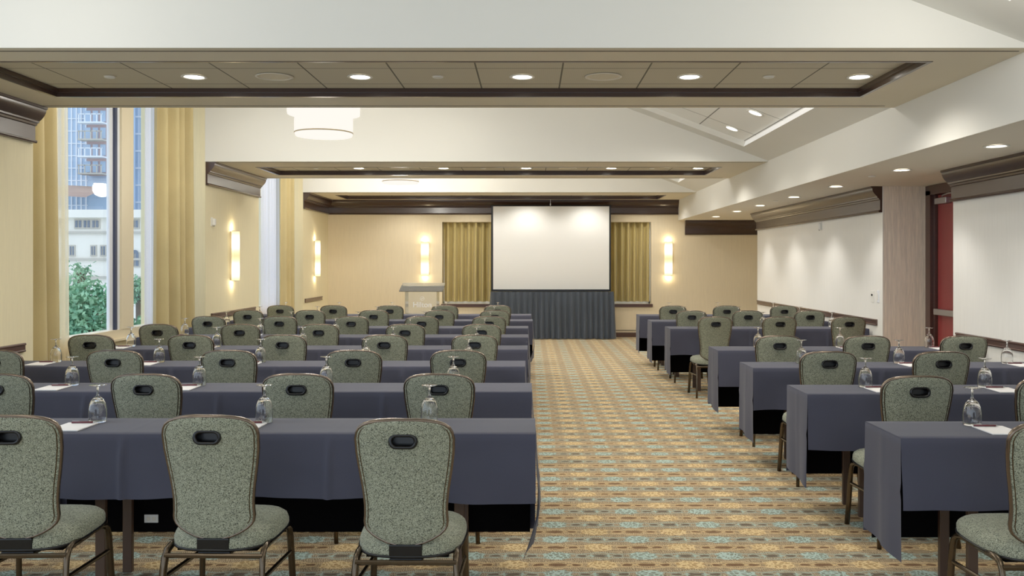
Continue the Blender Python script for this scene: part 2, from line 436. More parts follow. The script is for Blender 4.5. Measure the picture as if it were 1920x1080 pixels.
# beams with a tiled tray in the underside
TX0, TX1 = -3.88, 2.71
trim_no = [0]
def trim(bm, mat):
    trim_no[0] += 1
    return struct('trim_%d' % trim_no[0], bm, mat)
for (y0, y1, t0, t1) in BEAMS:
    b = NB()
    x0, x1 = -5.2, XS+0.001
    quad(b, (x0, y0, HB), (x1, y0, HB), (x1, t0, HB), (x0, t0, HB))
    quad(b, (x0, t1, HB), (x1, t1, HB), (x1, y1, HB), (x0, y1, HB))
    quad(b, (x0, t0, HB), (TX0, t0, HB), (TX0, t1, HB), (x0, t1, HB))
    quad(b, (TX1, t0, HB), (x1, t0, HB), (x1, t1, HB), (TX1, t1, HB))
    for p, q in (((TX0, t0), (TX1, t0)), ((TX1, t0), (TX1, t1)), ((TX1, t1), (TX0, t1)), ((TX0, t1), (TX0, t0))):
        quad(b, (p[0], p[1], HB), (q[0], q[1], HB), (q[0], q[1], HB+0.075), (p[0], p[1], HB+0.075))
    struct('ceiling', b, M['paint_beam'])
    b = NB()
    box(b, XL-0.002, XS+0.06, y0-0.003, y0+0.05, HB+0.0005, HC)
    if y1 < YB: box(b, XL-0.002, XS+0.06, y1-0.05, y1+0.003, HB+0.0005, HC)
    struct('ceiling', b, M['paint_white'])
    b = NB(); quad(b, (TX0, t0, HB+0.062), (TX1, t0, HB+0.062), (TX1, t1, HB+0.062), (TX0, t1, HB+0.062))
    o = struct('ceiling', b, M['tiles'])
    # dark moulding lining the tray: two steps
    b = NB()
    for w, za, zb in ((0.028, HB-0.004, HB+0.03), (0.05, HB+0.03, HB+0.0615)):
        box(b, TX0, TX1, t0, t0+w, za, zb); box(b, TX0, TX1, t1-w, t1, za, zb)
        box(b, TX0, TX0+w, t0+w, t1-w, za, zb); box(b, TX1-w, TX1, t0+w, t1-w, za, zb)
    trim(b, M['wood_crown'])
    # thin dark slots in the underside
    b = NB()
    box(b, -4.3, XS-0.05, y0+0.075, y0+0.089, HB-0.002, HB+0.001)
    if y1 < YB: box(b, -4.3, XS-0.12, y1-0.10, y1-0.088, HB-0.002, HB+0.001)
    trim(b, M['slot'])
# sloping vault with its recessed tile field in each bay
SA = math.atan(0.375); ca, sa = math.cos(SA), math.sin(SA)
def slope(a, y, d=0.0): return (XS - a*ca + d*sa, y, HB + 0.01 + a*sa + d*ca)
for (y0, y1) in BAYS:
    L = (XS)/ca
    a0, a1, i0, i1 = 0.43, 2.95, y0+0.34, y1-(0.47 if y0 < 0 else 0.32)
    b = NB()
    for (p0, p1, q0, q1) in ((0, a0, y0, y1), (a1, L, y0, y1), (a0, a1, y0, i0), (a0, a1, i1, y1)):
        quad(b, slope(p0, q0), slope(p1, q0), slope(p1, q1), slope(p0, q1))
    struct('ceiling', b, M['paint_white'])
    b = NB()
    for (p, q) in (((a0, i0), (a1, i0)), ((a1, i0), (a1, i1)), ((a1, i1), (a0, i1))):
        quad(b, slope(*p), slope(*q), slope(q[0], q[1], 0.075), slope(p[0], p[1], 0.075))
    trim(b, M['paint_white'])
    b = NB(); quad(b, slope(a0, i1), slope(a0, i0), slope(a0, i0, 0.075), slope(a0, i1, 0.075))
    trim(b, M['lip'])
    b = NB(); quad(b, (a0, 0, 0), (a1, 0, 0), (a1, i1-i0, 0), (a0, i1-i0, 0))
    o = struct('ceiling', b, M['tiles_slope'])
    mt = Matrix(((-ca, 0, sa, slope(0, i0, 0.07)[0]), (0, 1, 0, i0), (sa, 0, ca, slope(0, i0, 0.07)[2]), (0, 0, 0, 1)))
    o.matrix_world = mt

# crown mouldings
CROWN = [(0, 0), (0.135, 0), (0.135, 0.018), (0.122, 0.024), (0.120, 0.045), (0.106, 0.075), (0.082, 0.105), (0.062, 0.122), (0.060, 0.135),
         (0.044, 0.142), (0.040, 0.158), (0.026, 0.164), (0.026, 0.282), (0.040, 0.288), (0.044, 0.300), (0.038, 0.312), (0, 0.312)]
def crown(p0, p1, out, m0=0, m1=0):
    b = NB(); extrude_profile(b, CROWN, p0, p1, out, m0, m1)
    return autosmooth(trim(b, M['wood_crown']), 28)
crown((XL, 5.72, HB), (XL, 7.86, HB), (1, 0, 0))
crown((XL, 12.05, HB), (XL, 14.41, HB), (1, 0, 0))
crown((XL, 17.23, HB), (XL, YB, HB), (1, 0, 0), 0, 1)
crown((XL, YB, HB), (XS+0.10, YB, HB), (0, -1, 0), 1, 0)
crown((3.32, YB, HS), (5.2, YB, HS), (0, -1, 0))
crown((XR, 10.80, HS), (XR, 16.73, HS), (-1, 0, 0))
crown((XR, 0.5, HS), (XR, 8.98, HS), (-1, 0, 0))
# chair rails
RAIL = [(0, 0), (0.022, 0), (0.026, 0.008), (0.026, 0.016), (0.018, 0.022), (0.018, 0.058), (0.024, 0.066), (0.020, 0.075), (0, 0.075)]
def rail(p0, p1, out):
    b = NB(); extrude_profile(b, RAIL, p0, p1, out); trim(b, M['wood_dark'])
RZ = 0.90
rail((XL, 5.8, RZ), (XL, 7.72, RZ), (1, 0, 0)); rail((XL, 12.25, RZ), (XL, 14.2, RZ), (1, 0, 0)); rail((XL, 17.35, RZ), (XL, 18.75, RZ), (1, 0, 0))
rail((XR, 10.95, RZ), (XR, 16.7, RZ), (-1, 0, 0)); rail((XR, 3.0, RZ), (XR, 8.9, RZ), (-1, 0, 0))
# baseboards
def baseboard(name, x0, x1, y0, y1, h=0.10):
    b = NB(); bbox(b, x0, x1, y0, y1, 0, h, 0.004, 1); struct(name, b, M['wood_dark'])
baseboard('baseboard_back', -4.3, 4.9, YB-0.02, YB)
b = NB(); box(b, 1.75, 4.9, YB-0.012, YB, 0.14, 0.152); trim(b, M['slot'])
baseboard('baseboard_left', XL, XL+0.016, 5.7, 7.86); baseboard('baseboard_left', XL, XL+0.016, 12.05, 14.4); baseboard('baseboard_left', XL, XL+0.016, 17.25, YB-0.025)
baseboard('baseboard_right', XR-0.016, XR, 3, 8.98); baseboard('baseboard_right', XR-0.016, XR, 10.8, 16.7)

# windows on the left
win_no = [0]
def window(y0, y1, posts):
    win_no[0] += 1
    r = bpy.data.objects.new('window_%d' % win_no[0], None); link(r); r['kind'] = 'structure'
    b = NB()
    box(b, XW-0.10, XW+0.06, y0, y0+0.20, 0.70, 3.98); box(b, XW-0.10, XW+0.06, y1-0.05, y1, 0.70, 3.98)
    box(b, XW-0.10, XW+0.06, y0+0.2, y1-0.05, 0.70, 0.80); box(b, XW-0.10, XW+0.06, y0+0.2, y1-0.05, 3.9, 3.98)
    for (a, c) in posts: box(b, XW-0.10, XW+0.07, a, c, 0.80, 3.9)
    obj('window_frame', b, M['frame_cream'], r)
    b = NB()
    for (a, c) in posts: box(b, XW-0.02, XW+0.015, a-0.19, a-0.11, 0.80, 3.9); box(b, XW-0.08, XW+0.045, a-0.055, a, 0.80, 3.9)
    obj('sash', b, M['frame_white'], r)
    b = NB()
    for (a, c) in posts: box(b, XW-0.02, XW+0.043, a-0.11, a-0.055, 0.80, 3.9)
    obj('gasket', b, M['gasket'], r)
    b = NB(); box(b, XW-0.12, XW+0.10, y0+0.002, y1-0.002, 0.675, 0.70); obj('sill', b, M['frame_cream'], r)
    ed = [y0+0.2] + [v for a, c in posts for v in (a-0.19, c)] + [y1-0.05]
    for i in range(0, len(ed), 2):
        b = NB(); quad(b, (XW-0.005, ed[i], 0.80), (XW-0.005, ed[i+1], 0.80), (XW-0.005, ed[i+1], 3.9), (XW-0.005, ed[i], 3.9)); obj('pane', b, M['pane'], r)
window(7.88, 12.03, [(10.66, 10.98)])
window(14.43, 17.21, [(15.70, 15.94)])
# the curtained window at the back
r = bpy.data.objects.new('window_3', None); link(r); r['kind'] = 'structure'
b = NB(); quad(b, (NX0, YB+0.28, NZ0), (NX1, YB+0.28, NZ0), (NX1, YB+0.28, NZ1), (NX0, YB+0.28, NZ1)); obj('pane', b, M['pane'], r)
b = NB(); box(b, NX0-0.02, NX1+0.03, YB-0.03, YB+0.05, NZ0-0.065, NZ0); obj('sill', b, M['wood_dark'], r)
b = NB()
for x in (NX0, NX1-0.03): box(b, x, x+0.03, YB+0.2, YB+0.28, NZ0, NZ1)
box(b, NX0, NX1, YB+0.2, YB+0.28, NZ0, NZ0+0.05); obj('window_frame', b, M['frame_white'], r)

# door in the recess
r = bpy.data.objects.new('door_1', None); link(r); r['kind'] = 'structure'
XD = 4.80
b = NB()
box(b, XD-0.07, XD+0.06, 10.66, 10.785, 0, 2.44); box(b, XD-0.07, XD+0.06, 9.0, 9.10, 0, 2.44); box(b, XD-0.07, XD+0.06, 9.0, 10.785, 2.39, 2.50)
box(b, XD-0.03, XD+0.06, 10.62, 10.66, 0, 2.39)
obj('door_frame', b, M['wood_dark'], r)
for (a, c) in ((9.90, 10.61), (9.11, 9.89)):
    b = NB(); bbox(b, XD, XD+0.045, a, c, 0.01, 2.385, 0.003, 1); lf = obj('door_leaf', b, M['door_red'], r)
    b = NB(); bbox(b, XD-0.07, XD-0.025, a+0.05, c-0.03, 0.98, 1.05, 0.008); box(b, XD-0.03, XD, a+0.06, a+0.12, 0.985, 1.045); box(b, XD-0.03, XD, c-0.12, c-0.06, 0.985, 1.045)
    obj('push_bar', b, M['chrome'], lf)
    b = NB(); bbox(b, XD-0.07, XD, c-0.35, c-0.06, 2.27, 2.34, 0.006); tube(b, [(XD-0.04, c-0.2, 2.34), (XD-0.05, c-0.22, 2.365), (XD-0.11, c-0.5, 2.37), (XD-0.05, c-0.62, 2.37)], 0.008)
    obj('door_closer', b, M['chrome'], lf)

# ------------------------------------------------------------------ small fixtures on the walls
def detector(x, y, z, out, label):
    t = thing('motion_detector', label, 'detector', (x, y, z), 0 if out > 0 else PI)
    b = NB(); bbox(b, 0, 0.012, -0.035, 0.035, -0.06, 0.06, 0.004); obj('base', b, M['white_plastic'], t)
    b = NB(); bbox(b, 0.012, 0.055, -0.03, 0.03, -0.05, 0.045, 0.014, 3); obj('sensor_body', b, M['white_plastic'], t)
    b = NB(); lathe(b, [(0, 0.012), (0.009, 0.009), (0.013, 0)], 12, (0.035, 0, -0.062)); obj('lens', b, M['chrome'], t)
detector(XL, 12.28, Z(416, 12.28), 1, 'white motion detector on the cream pier between the two windows')
detector(XR, 13.05, Z(424, 13.0), -1, 'white motion detector under the crown moulding of the pale wall')
def plate(name, label, cat, y, z, w, h, knob):
    t = thing(name, label, cat, (XR, y, z), PI)
    b = NB(); bbox(b, 0, 0.008, -w/2, w/2, -h/2, h/2, 0.003); obj('plate', b, M['white_plastic'], t)
    b = NB()
    if knob == 'dot': lathe(b, [(0, 0.014), (0.012, 0.013), (0.014, 0)], 12); bmesh.ops.rotate(b, verts=b.verts[:], matrix=Matrix.Rotation(PI/2, 3, 'Y')); bmesh.ops.translate(b, verts=b.verts[:], vec=(0.006, 0, 0.02))
    else:
        for dz in (-0.022, 0.022): bbox(b, 0.007, 0.011, -0.014, 0.014, dz-0.012, dz+0.012, 0.003)
    obj('button' if knob == 'dot' else 'socket', b, M['black'] if knob == 'dot' else M['slot'], t)
plate('wall_switch', 'white wall plate with one dark button on the pale wall above the rail', 'switch', 11.10, Z(556, 11.1), 0.09, 0.14, 'dot')
plate('wall_outlet', 'white electrical outlet on the pale wall below the rail', 'outlet', 12.70, Z(605, 12.7), 0.08, 0.12, 'socket')
t = thing('dimmer_panel', 'narrow white dimmer panel beside the wall corner near the door', 'switch', (XR+0.003, 10.92, Z(556, 10.92)), PI)
b = NB(); bbox(b, 0, 0.010, -0.03, 0.03, -0.075, 0.075, 0.003); obj('plate', b, M['frame_white'], t)
b = NB(); bbox(b, 0.009, 0.016, -0.012, 0.012, -0.04, 0.04, 0.002); obj('slider', b, M['white_plastic'], t)

def lamp(kind, loc, power, color, **kw):
    l = bpy.data.lights.new(kind.lower() + '_lamp', kind); l.energy = power; l.color = color
    for k, v in kw.items(): setattr(l, k, v)
    o = bpy.data.objects.new(kind.lower() + '_lamp', l); link(o); o.location = loc
    return o
WARM = (1.0, 0.81, 0.50); SOFT = (1.0, 0.945, 0.84)
# sconces
def sconce(x, y, z, rz, label, first=[None]):
    if first[0] is None:
        t = thing('wall_sconce', label, 'sconce', (x, y, z), rz, 'glowing half-round wall sconces')
        prof = [(0.082, -0.36), (0.085, -0.30), (0.085, 0.30), (0.082, 0.36)]
        b = NB(); lathe(b, prof, 18, (0.03, 0, 0), -PI/2, PI/2); obj('shade', b, E_SCONCE, t, True)
        b = NB(); bbox(b, 0.0, 0.030, -0.075, 0.075, -0.355, 0.355, 0.003); obj('back_plate', b, M['frame_cream'], t)
        b = NB()
        for zz in (-0.365, 0.355): lathe(b, [(0.050, zz), (0.087, zz), (0.087, zz+0.010), (0.050, zz+0.010)], 18, (0.03, 0, 0), -PI/2, PI/2, True)
        obj('end_band', b, M['frame_cream'], t)
        first[0] = t
    else:
        t = copy_tree(first[0]); t.location = (x, y, z); t.rotation_euler = (0, 0, rz); t['label'] = label
    d = Vector((math.cos(rz), math.sin(rz), 0))*0.05
    for dz in (0.40, -0.40):
        lamp('POINT', (x+d.x*1.1, y+d.y*1.1, z+dz), 2.2, WARM, shadow_soft_size=0.03)
sconce(XL, 13.1, 1.69, 0, 'glowing half-round sconce on the cream pier between the two windows')
sconce(XL, 18.15, 1.68, 0, 'glowing half-round sconce on the last pier beside the far corner')
sconce(W(797, YB), YB, 1.68, -PI/2, 'glowing half-round sconce on the back wall above the clear lectern')
sconce(W(1253, YB), YB, 1.68, -PI/2, 'glowing half-round sconce on the back wall between curtain and doorward corner')

# recessed lights
DL = [None]
def downlight(loc, label, group, tilt=0.0, power=22, spot=110, col=SOFT):
    if DL[0] is None:
        t = thing('downlight', label, 'ceiling light', loc, 0, group)
        b = NB(); lathe(b, [(0.072, 0.0), (0.094, -0.002), (0.097, -0.006), (0.092, -0.010), (0.074, -0.008)], 28, (0, 0, 0), 0, 2*PI, True); obj('trim_ring', b, M['white_plastic'], t, True)
        b = NB(); lathe(b, [(0, -0.003), (0.0735, -0.003)], 28); obj('lens', b, E_DOWN, t)
        DL[0] = t
    else:
        t = copy_tree(DL[0]); t.location = loc; t['label'] = label; t['group'] = group
    t.rotation_euler = (0, tilt, 0)
    if power:
        n = Vector((0, 0, -1)); n.rotate(Matrix.Rotation(tilt, 3, 'Y'))
        o = lamp('SPOT', Vector(loc) + n*0.03, power, col, spot_size=math.radians(spot), spot_blend=0.7, shadow_soft_size=0.05)
        o.rotation_euler = (0, tilt, 0)
    return t
ORD = ['first', 'second', 'third', 'fourth', 'fifth', 'sixth', 'seventh', 'eighth']
def ordw(i, n, end): return ('%s from the %s' % (ORD[i], end)) if i > 0 else 'closest to the %s' % end
TZ = HB + 0.060
bname = ['nearest ceiling beam', 'middle ceiling beam', 'beam by the screen']
for bi, yy in enumerate((6.84, 13.42, 18.55)):
    for i, xx in enumerate((-2.55, -1.29, -0.06, 1.21, 2.50)):
        downlight((xx, yy, TZ), 'round recessed downlight in the %s, %s' % (bname[bi], ordw(i, 5, 'windows')), 'downlights in the ' + bname[bi], power=70 if bi < 2 else 48, spot=150)
for i, (px, py) in enumerate(((1865, 273), (1701, 318), (1572, 349), (1495, 369), (1437, 385), (1387, 396), (1345, 408))):
    y = (H - HS) * F / (py - CY); 
    if i == 6: y = 17.75
    downlight((3.66, y, HS-0.001), 'round recessed downlight in the low soffit over the door side, %s' % ('nearest the camera' if i == 0 else ORD[i] + ' from the camera'), 'downlights in the low soffit', power=42, spot=100, col=(1.0, 0.96, 0.90))
for yb, yl, nm in ((10.1, 0, 'nearer'), (11.27, 1, 'farther')):
    p = slope(0.726, yb, 0.068)
    downlight(p, 'round downlight in the sloping vault, the %s of the two' % nm, 'downlights in the sloping vault', SA, power=60, spot=150)
for yb, nm in ((15.6, 'hidden'),):
    downlight(slope(0.726, yb, 0.068), 'round downlight in the farther sloping vault', 'downlights in the far vault', SA, power=60, spot=150)
# speakers and sprinklers in the trays
SP = [None]; SK = [None]
def speaker(loc, label):
    if SP[0] is None:
        t = thing('ceiling_speaker', label, 'speaker', loc, 0, 'round ceiling speakers')
        b = NB(); lathe(b, [(0.118, 0), (0.140, -0.002), (0.142, -0.006), (0.120, -0.008)], 32, close=True); obj('rim', b, M['paint_soffit'], t, True)
        b = NB(); lathe(b, [(0, -0.005), (0.119, -0.003)], 32); obj('grille', b, M['paint_beam'], t)
        SP[0] = t
    else:
        t = copy_tree(SP[0]); t.location = loc; t['label'] = label
def sprinkler(loc, label, group):
    if SK[0] is None:
        t = thing('sprinkler_cap', label, 'sprinkler', loc, 0, group)
        b = NB(); lathe(b, [(0, -0.012), (0.036, -0.012), (0.040, -0.009), (0.040, -0.004)], 20); obj('cap', b, M['white_plastic'], t)
        b = NB(); lathe(b, [(0.030, -0.004), (0.048, -0.003), (0.048, 0), (0.030, 0)], 20, close=True); obj('flange', b, M['paint_beam'], t)
        SK[0] = t
    else:
        t = copy_tree(SK[0]); t.location = loc; t['label'] = label; t['group'] = group
for bi, yy in enumerate((6.84, 13.42)):
    for i, xx in enumerate((-1.94, 0.555)):
        speaker((xx, yy, TZ), 'round flush speaker grille in the %s, %s' % (bname[bi], ('window side', 'door side')[i]))
    for i, xx in enumerate((-3.19, -0.70, 1.81)):
        sprinkler((xx, yy, TZ), 'small round sprinkler cap in the %s, %s' % (bname[bi], ('closest to the windows', 'middle one', 'closest to the door side')[i]), 'sprinkler caps in the trays')
sprinkler((3.62, 9.55, HS+0.003), 'small round sprinkler cap in the low soffit near the door recess', 'sprinkler caps in the soffit')
sprinkler((3.62, 13.3, HS+0.003), 'small round sprinkler cap in the low soffit beyond the door recess', 'sprinkler caps in the soffit')

# drum pendants
DR = [None]
def drum(y, label):
    if DR[0] is None:
        t = thing('drum_pendant', label, 'pendant lamp', (-2.28, y, 2.985), 0, 'tiered drum pendants')
        b = NB(); lathe(b, [(0.305, 0.0), (0.318, 0.03), (0.318, 0.235)], 48); obj('lower_shade', b, E_DRUM, t, True)
        b = NB(); lathe(b, [(0.318, 0.235), (0.392, 0.238), (0.396, 0.26), (0.396, 0.46)], 48); obj('upper_shade', b, E_DRUM, t, True)
        b = NB(); lathe(b, [(0, 0.002), (0.304, 0.002)], 48); obj('diffuser', b, E_DRUM, t)
        b = NB(); lathe(b, [(0.317, 0.028), (0.321, 0.030), (0.321, 0.040), (0.317, 0.042)], 48, close=True); obj('shade_band', b, M['shade_trim'], t, True)
        b = NB(); lathe(b, [(0, 0.47), (0.02, 0.47), (0.008, 0.49), (0.008, 1.12), (0.06, 1.125), (0.065, 1.152), (0, 1.152)], 12); obj('stem', b, M['chrome'], t)
        b = NB(); lathe(b, [(0, 0.462), (0.397, 0.460)], 48); obj('cap', b, M['white_plastic'], t)
        DR[0] = t
    else:
        t = copy_tree(DR[0]); t.location = (-2.28, y, 2.985); t['label'] = label
    lamp('POINT', (-2.28, y, 3.72), 95, SOFT, shadow_soft_size=0.12)
    lamp('POINT', (-2.28, y, 2.90), 60, SOFT, shadow_soft_size=0.15)
drum(9.96, 'glowing white tiered drum pendant hanging between the near and middle beams')
drum(15.85, 'glowing white drum pendant showing only its underside behind the middle beam')

# ------------------------------------------------------------------ curtains
def curtain(name, path, nf, amp, z0, z1, mat, label, cat, group=None, taper=0.0):
    P = [Vector((p[0], p[1], 0)) for p in path]
    n = nf*10
    d = (P[1]-P[0]); nrm = Vector((-d.y, d.x, 0)).normalized()
    b = NB(); rows = []
    ph = random.random()*6
    for k in range(9):
        f = k/8
        row = []
        for i in range(n+1):
            s = i/n
            w = amp*(0.75+0.35*f)*math.sin(2*PI*nf*s + 0.5*math.sin(3*s+ph) + 0.35*f*math.sin(5*s+ph)) + amp*0.3*math.sin(2*PI*nf*0.37*s + ph)
            p = P[0] + d*(s*(1 + taper*f)) + nrm*w
            row.append((p.x, p.y, z1 + (z0-z1)*f))
        rows.append(row)
    sheet(b, rows)
    o = obj(name, b, mat, None, True)
    return tag(o, label, cat, group)
curtain('curtain', [(-4.62, 7.95), (-4.66, 8.80)], 3, 0.085, 0.03, 3.95, M['drape'], 'gold drape gathered beside the nearest cream pier', 'curtain', None, 0.08)
curtain('sheer_curtain', [(-4.76, 8.98), (-4.79, 9.32)], 3, 0.03, 0.03, 3.95, M['sheer_lit'], 'cream-lit sheer curtain hanging just beyond the nearest gold drape', 'curtain', None, 0.08)
curtain('sheer_curtain', [(-4.76, 11.13), (-4.72, 11.72)], 5, 0.03, 0.03, 3.95, M['sheer'], 'white sheer curtain on the far side of the big window', 'curtain')
curtain('curtain', [(-4.62, 11.22), (-4.50, 11.94)], 4, 0.085, 0.03, 3.95, M['drape'], 'gold drape hanging at the far side of the big window', 'curtain')
curtain('sheer_curtain', [(-4.76, 15.95), (-4.74, 16.95)], 6, 0.03, 0.03, 3.95, M['sheer'], 'white sheer curtain at the farther window behind the sconce pier', 'curtain')
curtain('curtain', [(-4.62, 16.75), (-4.50, 17.17)], 3, 0.035, 0.03, 3.95, M['drape'], 'gold drape at the farther window next to the last pier', 'curtain')
curtain('curtain', [(NX0+0.01, YB+0.13), (0.42, YB+0.13)], 15, 0.085, NZ0+0.05, NZ1, M['back_drape'], 'pleated olive gold curtain beside the screen, above the clear lectern side', 'curtain', 'pleated curtains behind the screen')
curtain('curtain', [(0.40, YB+0.13), (NX1-0.02, YB+0.13)], 15, 0.085, NZ0+0.05, NZ1, M['back_drape'], 'pleated olive gold curtain beside the screen, towards the door side', 'curtain', 'pleated curtains behind the screen')

# ------------------------------------------------------------------ screen, skirted table, lectern
YS = 19.06
t = thing('projection_screen', 'large white projection screen hanging above the black skirted table', 'screen', (0, YS, 1.02))
x0, x1, zt = W(922, YS), W(1144, YS), Z(387, YS)
b = NB(); box(b, x0+0.03, x1-0.02, -0.004, 0.0, 0.012, zt-1.02); obj('screen_surface', b, M['screen'], t)
b = NB(); box(b, x0-0.012, x0+0.03, -0.006, 0.002, 0.0, zt-1.02); box(b, x1-0.02, x1+0.015, -0.006, 0.002, 0, zt-1.02); box(b, x0-0.012, x1+0.015, -0.004, 0.006, -0.032, 0.012); obj('border', b, M['black'], t)
b = NB(); tube(b, [(x0-0.02, 0.02, zt-1.02+0.01), (x1+0.02, 0.02, zt-1.02+0.01)], 0.025, 12); obj('roller', b, M['black'], t)
b = NB(); xm = W(1032, YS); tube(b, [(xm, 0, zt-1.01), (xm, 0, HB-1.02)], 0.006, 8); lathe(b, [(0.0, 0.03), (0.014, 0.02), (0.014, -0.02), (0, -0.03)], 10, (xm, 0, zt-0.98)); obj('hanger', b, M['chrome'], t)
# tall table with pleated skirt
ty0, ty1, TT = 18.78, 19.0, 0.985
sx0, sx1 = W(920, ty0), W(1150, ty0)
t = thing('presentation_table', 'tall dark topped table standing below the projection screen', 'table', (0, 18.9, 0))
b = NB(); bbox(b, sx0+0.02, sx1-0.02, ty0+0.02-18.9, ty1-18.9, TT-0.03, TT-0.002, 0.004); obj('tabletop', b, M['black'], t)
for lx in (sx0+0.1, sx1-0.1):
    for ly in (ty0+0.06-18.9, ty1-0.05-18.9):
        b = NB(); bbox(b, lx-0.02, lx+0.02, ly-0.02, ly+0.02, 0, TT-0.03, 0.003, 1); obj('leg', b, M['table_leg'], t)
b = NB(); rows = []
path = [(sx0, ty1), (sx0, ty0), (sx1, ty0), (sx1, ty1)]
seg = [((0, 1), 0.22), ((1, 2), sx1-sx0), ((2, 3), 0.22)]
pts = []
for (i, j), L in seg:
    A, B = Vector(path[i]), Vector(path[j]); n = int(L*90)
    for k in range(n + (1 if (i, j) == (2, 3) else 0)):
        p = A.lerp(B, k/n); dd = (B-A).normalized(); pts.append((p, Vector((dd.y, -dd.x))))
for k in range(9):
    f = k/8; row = []
    for i, (p, nn) in enumerate(pts):
        s = i/90
        w = (0.014 + 0.030*f)*math.sin(2*PI*s/0.125 + 1.1*math.sin(5*s)) + 0.018*f*math.sin(2*PI*s/0.31+1) + 0.010*f
        if f < 0.06: w *= 0.4
        q = p + nn*w
        row.append((q.x, q.y, TT + 0.006 - (TT-0.006)*f))
    rows.append(row)
sheet(b, rows)
o = obj('table_skirt', b, M['skirt'], None, True); tag(o, 'charcoal pleated skirt hanging round the tall table under the screen', 'table skirt')
# clear lectern
LY = 15.8
t = thing('lectern', 'clear acrylic lectern with slanted top in front of the back wall', 'lectern', (W(792, LY), LY, 0), -0.03)
b = NB(); vs = box(b, -0.38, 0.38, -0.20, 0.22, 0, 0.012)
bmesh.ops.rotate(b, verts=b.verts[:], matrix=Matrix.Rotation(0.33, 3, 'X')); bmesh.ops.translate(b, verts=b.verts[:], vec=(0.0, 0, 1.155)); bmesh.ops.scale(b, verts=b.verts[:], vec=(1, 1, 1))
obj('reading_shelf', b, M['acrylic'], t)
b = NB(); box(b, -0.27, 0.27, -0.15, -0.138, 0.02, 1.09); obj('front_panel', b, M['acrylic'], t)
for sx in (-1, 1):
    b = NB(); box(b, sx*0.275-0.006, sx*0.275+0.006, -0.15, 0.15, 0.02, 1.10); obj('side_panel', b, M['acrylic'], t)
b = NB(); bbox(b, -0.33, 0.33, -0.22, 0.22, 0.0, 0.02, 0.004); obj('base', b, M['acrylic'], t)
b = NB(); box(b, -0.268, 0.268, -0.137, 0.14, 0.70, 0.712); obj('inner_shelf', b, M['acrylic'], t)
def text(body, size, loc, rot, mat, parent, name='lettering', bold=0.0):
    cu = bpy.data.curves.new(name, 'FONT'); cu.body = body; cu.size = size; cu.extrude = 0.001; cu.align_x = 'CENTER'; cu.align_y = 'CENTER'; cu.offset = bold
    cu.materials.append(mat)
    tmp = bpy.data.objects.new('tmp', cu); link(tmp)
    me = bpy.data.meshes.new_from_object(tmp.evaluated_get(bpy.context.evaluated_depsgraph_get()))
    bpy.data.objects.remove(tmp); bpy.data.curves.remove(cu)
    me.materials.clear(); me.materials.append(mat)
    o = bpy.data.objects.new(name, me); link(o, parent); o.location = loc; o.rotation_euler = rot; return o
text('Hilton', 0.13, (0.02, -0.154, 0.86), (PI/2, 0, 0), M['etch'], t, bold=0.002)
b = NB(); lathe(b, [(0.030, 0), (0.036, 0), (0.036, 0.002), (0.030, 0.002)], 24, close=True)
tube(b, [(-0.02, -0.012, 0.001), (0.0, 0.0, 0.001), (0.024, 0.016, 0.001)], 0.004, 6)
bmesh.ops.rotate(b, verts=b.verts[:], matrix=Matrix.Rotation(PI/2, 3, 'X')); bmesh.ops.translate(b, verts=b.verts[:], vec=(0.02, -0.152, 0.97))
obj('emblem', b, M['etch'], t)

# ------------------------------------------------------------------ the banquet chair
def lerp_table(tab, t):
    for (a, va), (b_, vb) in zip(tab, tab[1:]):
        if t <= b_: return va + (vb-va)*(t-a)/(b_-a)
    return tab[-1][1]
BH = 0.955                               # top of the backrest
OUT = [(0.0, 0.055), (0.004, 0.100), (0.010, 0.134), (0.020, 0.162), (0.035, 0.182), (0.055, 0.193), (0.08, 0.198), (0.14, 0.195), (0.20, 0.187), (0.25, 0.179),
       (0.30, 0.171), (0.36, 0.165), (0.40, 0.1655), (0.425, 0.168), (0.445, 0.165), (0.46, 0.157), (0.478, 0.138), (0.495, 0.110), (0.51, 0.076), (0.522, 0.03)]
TB = 0.522
def yc(t): return -0.270 + 0.072*(t/TB) + 0.016*math.sin(PI*t/TB)      # profile of the back
def build_backrest():
    b = NB()
    ts = [0, 0.004, 0.010, 0.020, 0.035, 0.055, 0.08] + [0.08 + i*0.0267 for i in range(1, 14)] + [0.445, 0.46, 0.478, 0.495, 0.51, TB]
    S = [math.sin(PI/2*(-1 + 2*i/18)) for i in range(19)]
    def pt(t, s, side):
        w = lerp_table(OUT, t)
        e = min(1, min(t, TB-t)/0.05); e = math.sqrt(max(0, 1-(1-e)**2))
        th = 0.010 + 0.014*e*math.sqrt(max(0, 1 - abs(s)**2.6))
        return (s*w, yc(t) + 0.022*(s*w/0.2)**2 + side*th, BH - t)
    G = {sd: [[b.verts.new(pt(t, s, sd)) for s in S] for t in ts] for sd in (-1, 1)}
    for sd in (-1, 1):
        g = G[sd]
        for i in range(len(ts)-1):
            for j in range(len(S)-1):
                b.faces.new((g[i][j], g[i][j+1], g[i+1][j+1], g[i+1][j]))
    A, B = G[-1], G[1]; n, m = len(ts), len(S)
    for i in range(n-1):
        for j in (0, m-1): b.faces.new((A[i][j], A[i+1][j], B[i+1][j], B[i][j]))
    for j in range(m-1):
        for i in (0, n-1): b.faces.new((A[i][j], A[i][j+1], B[i][j+1], B[i][j]))
    return b
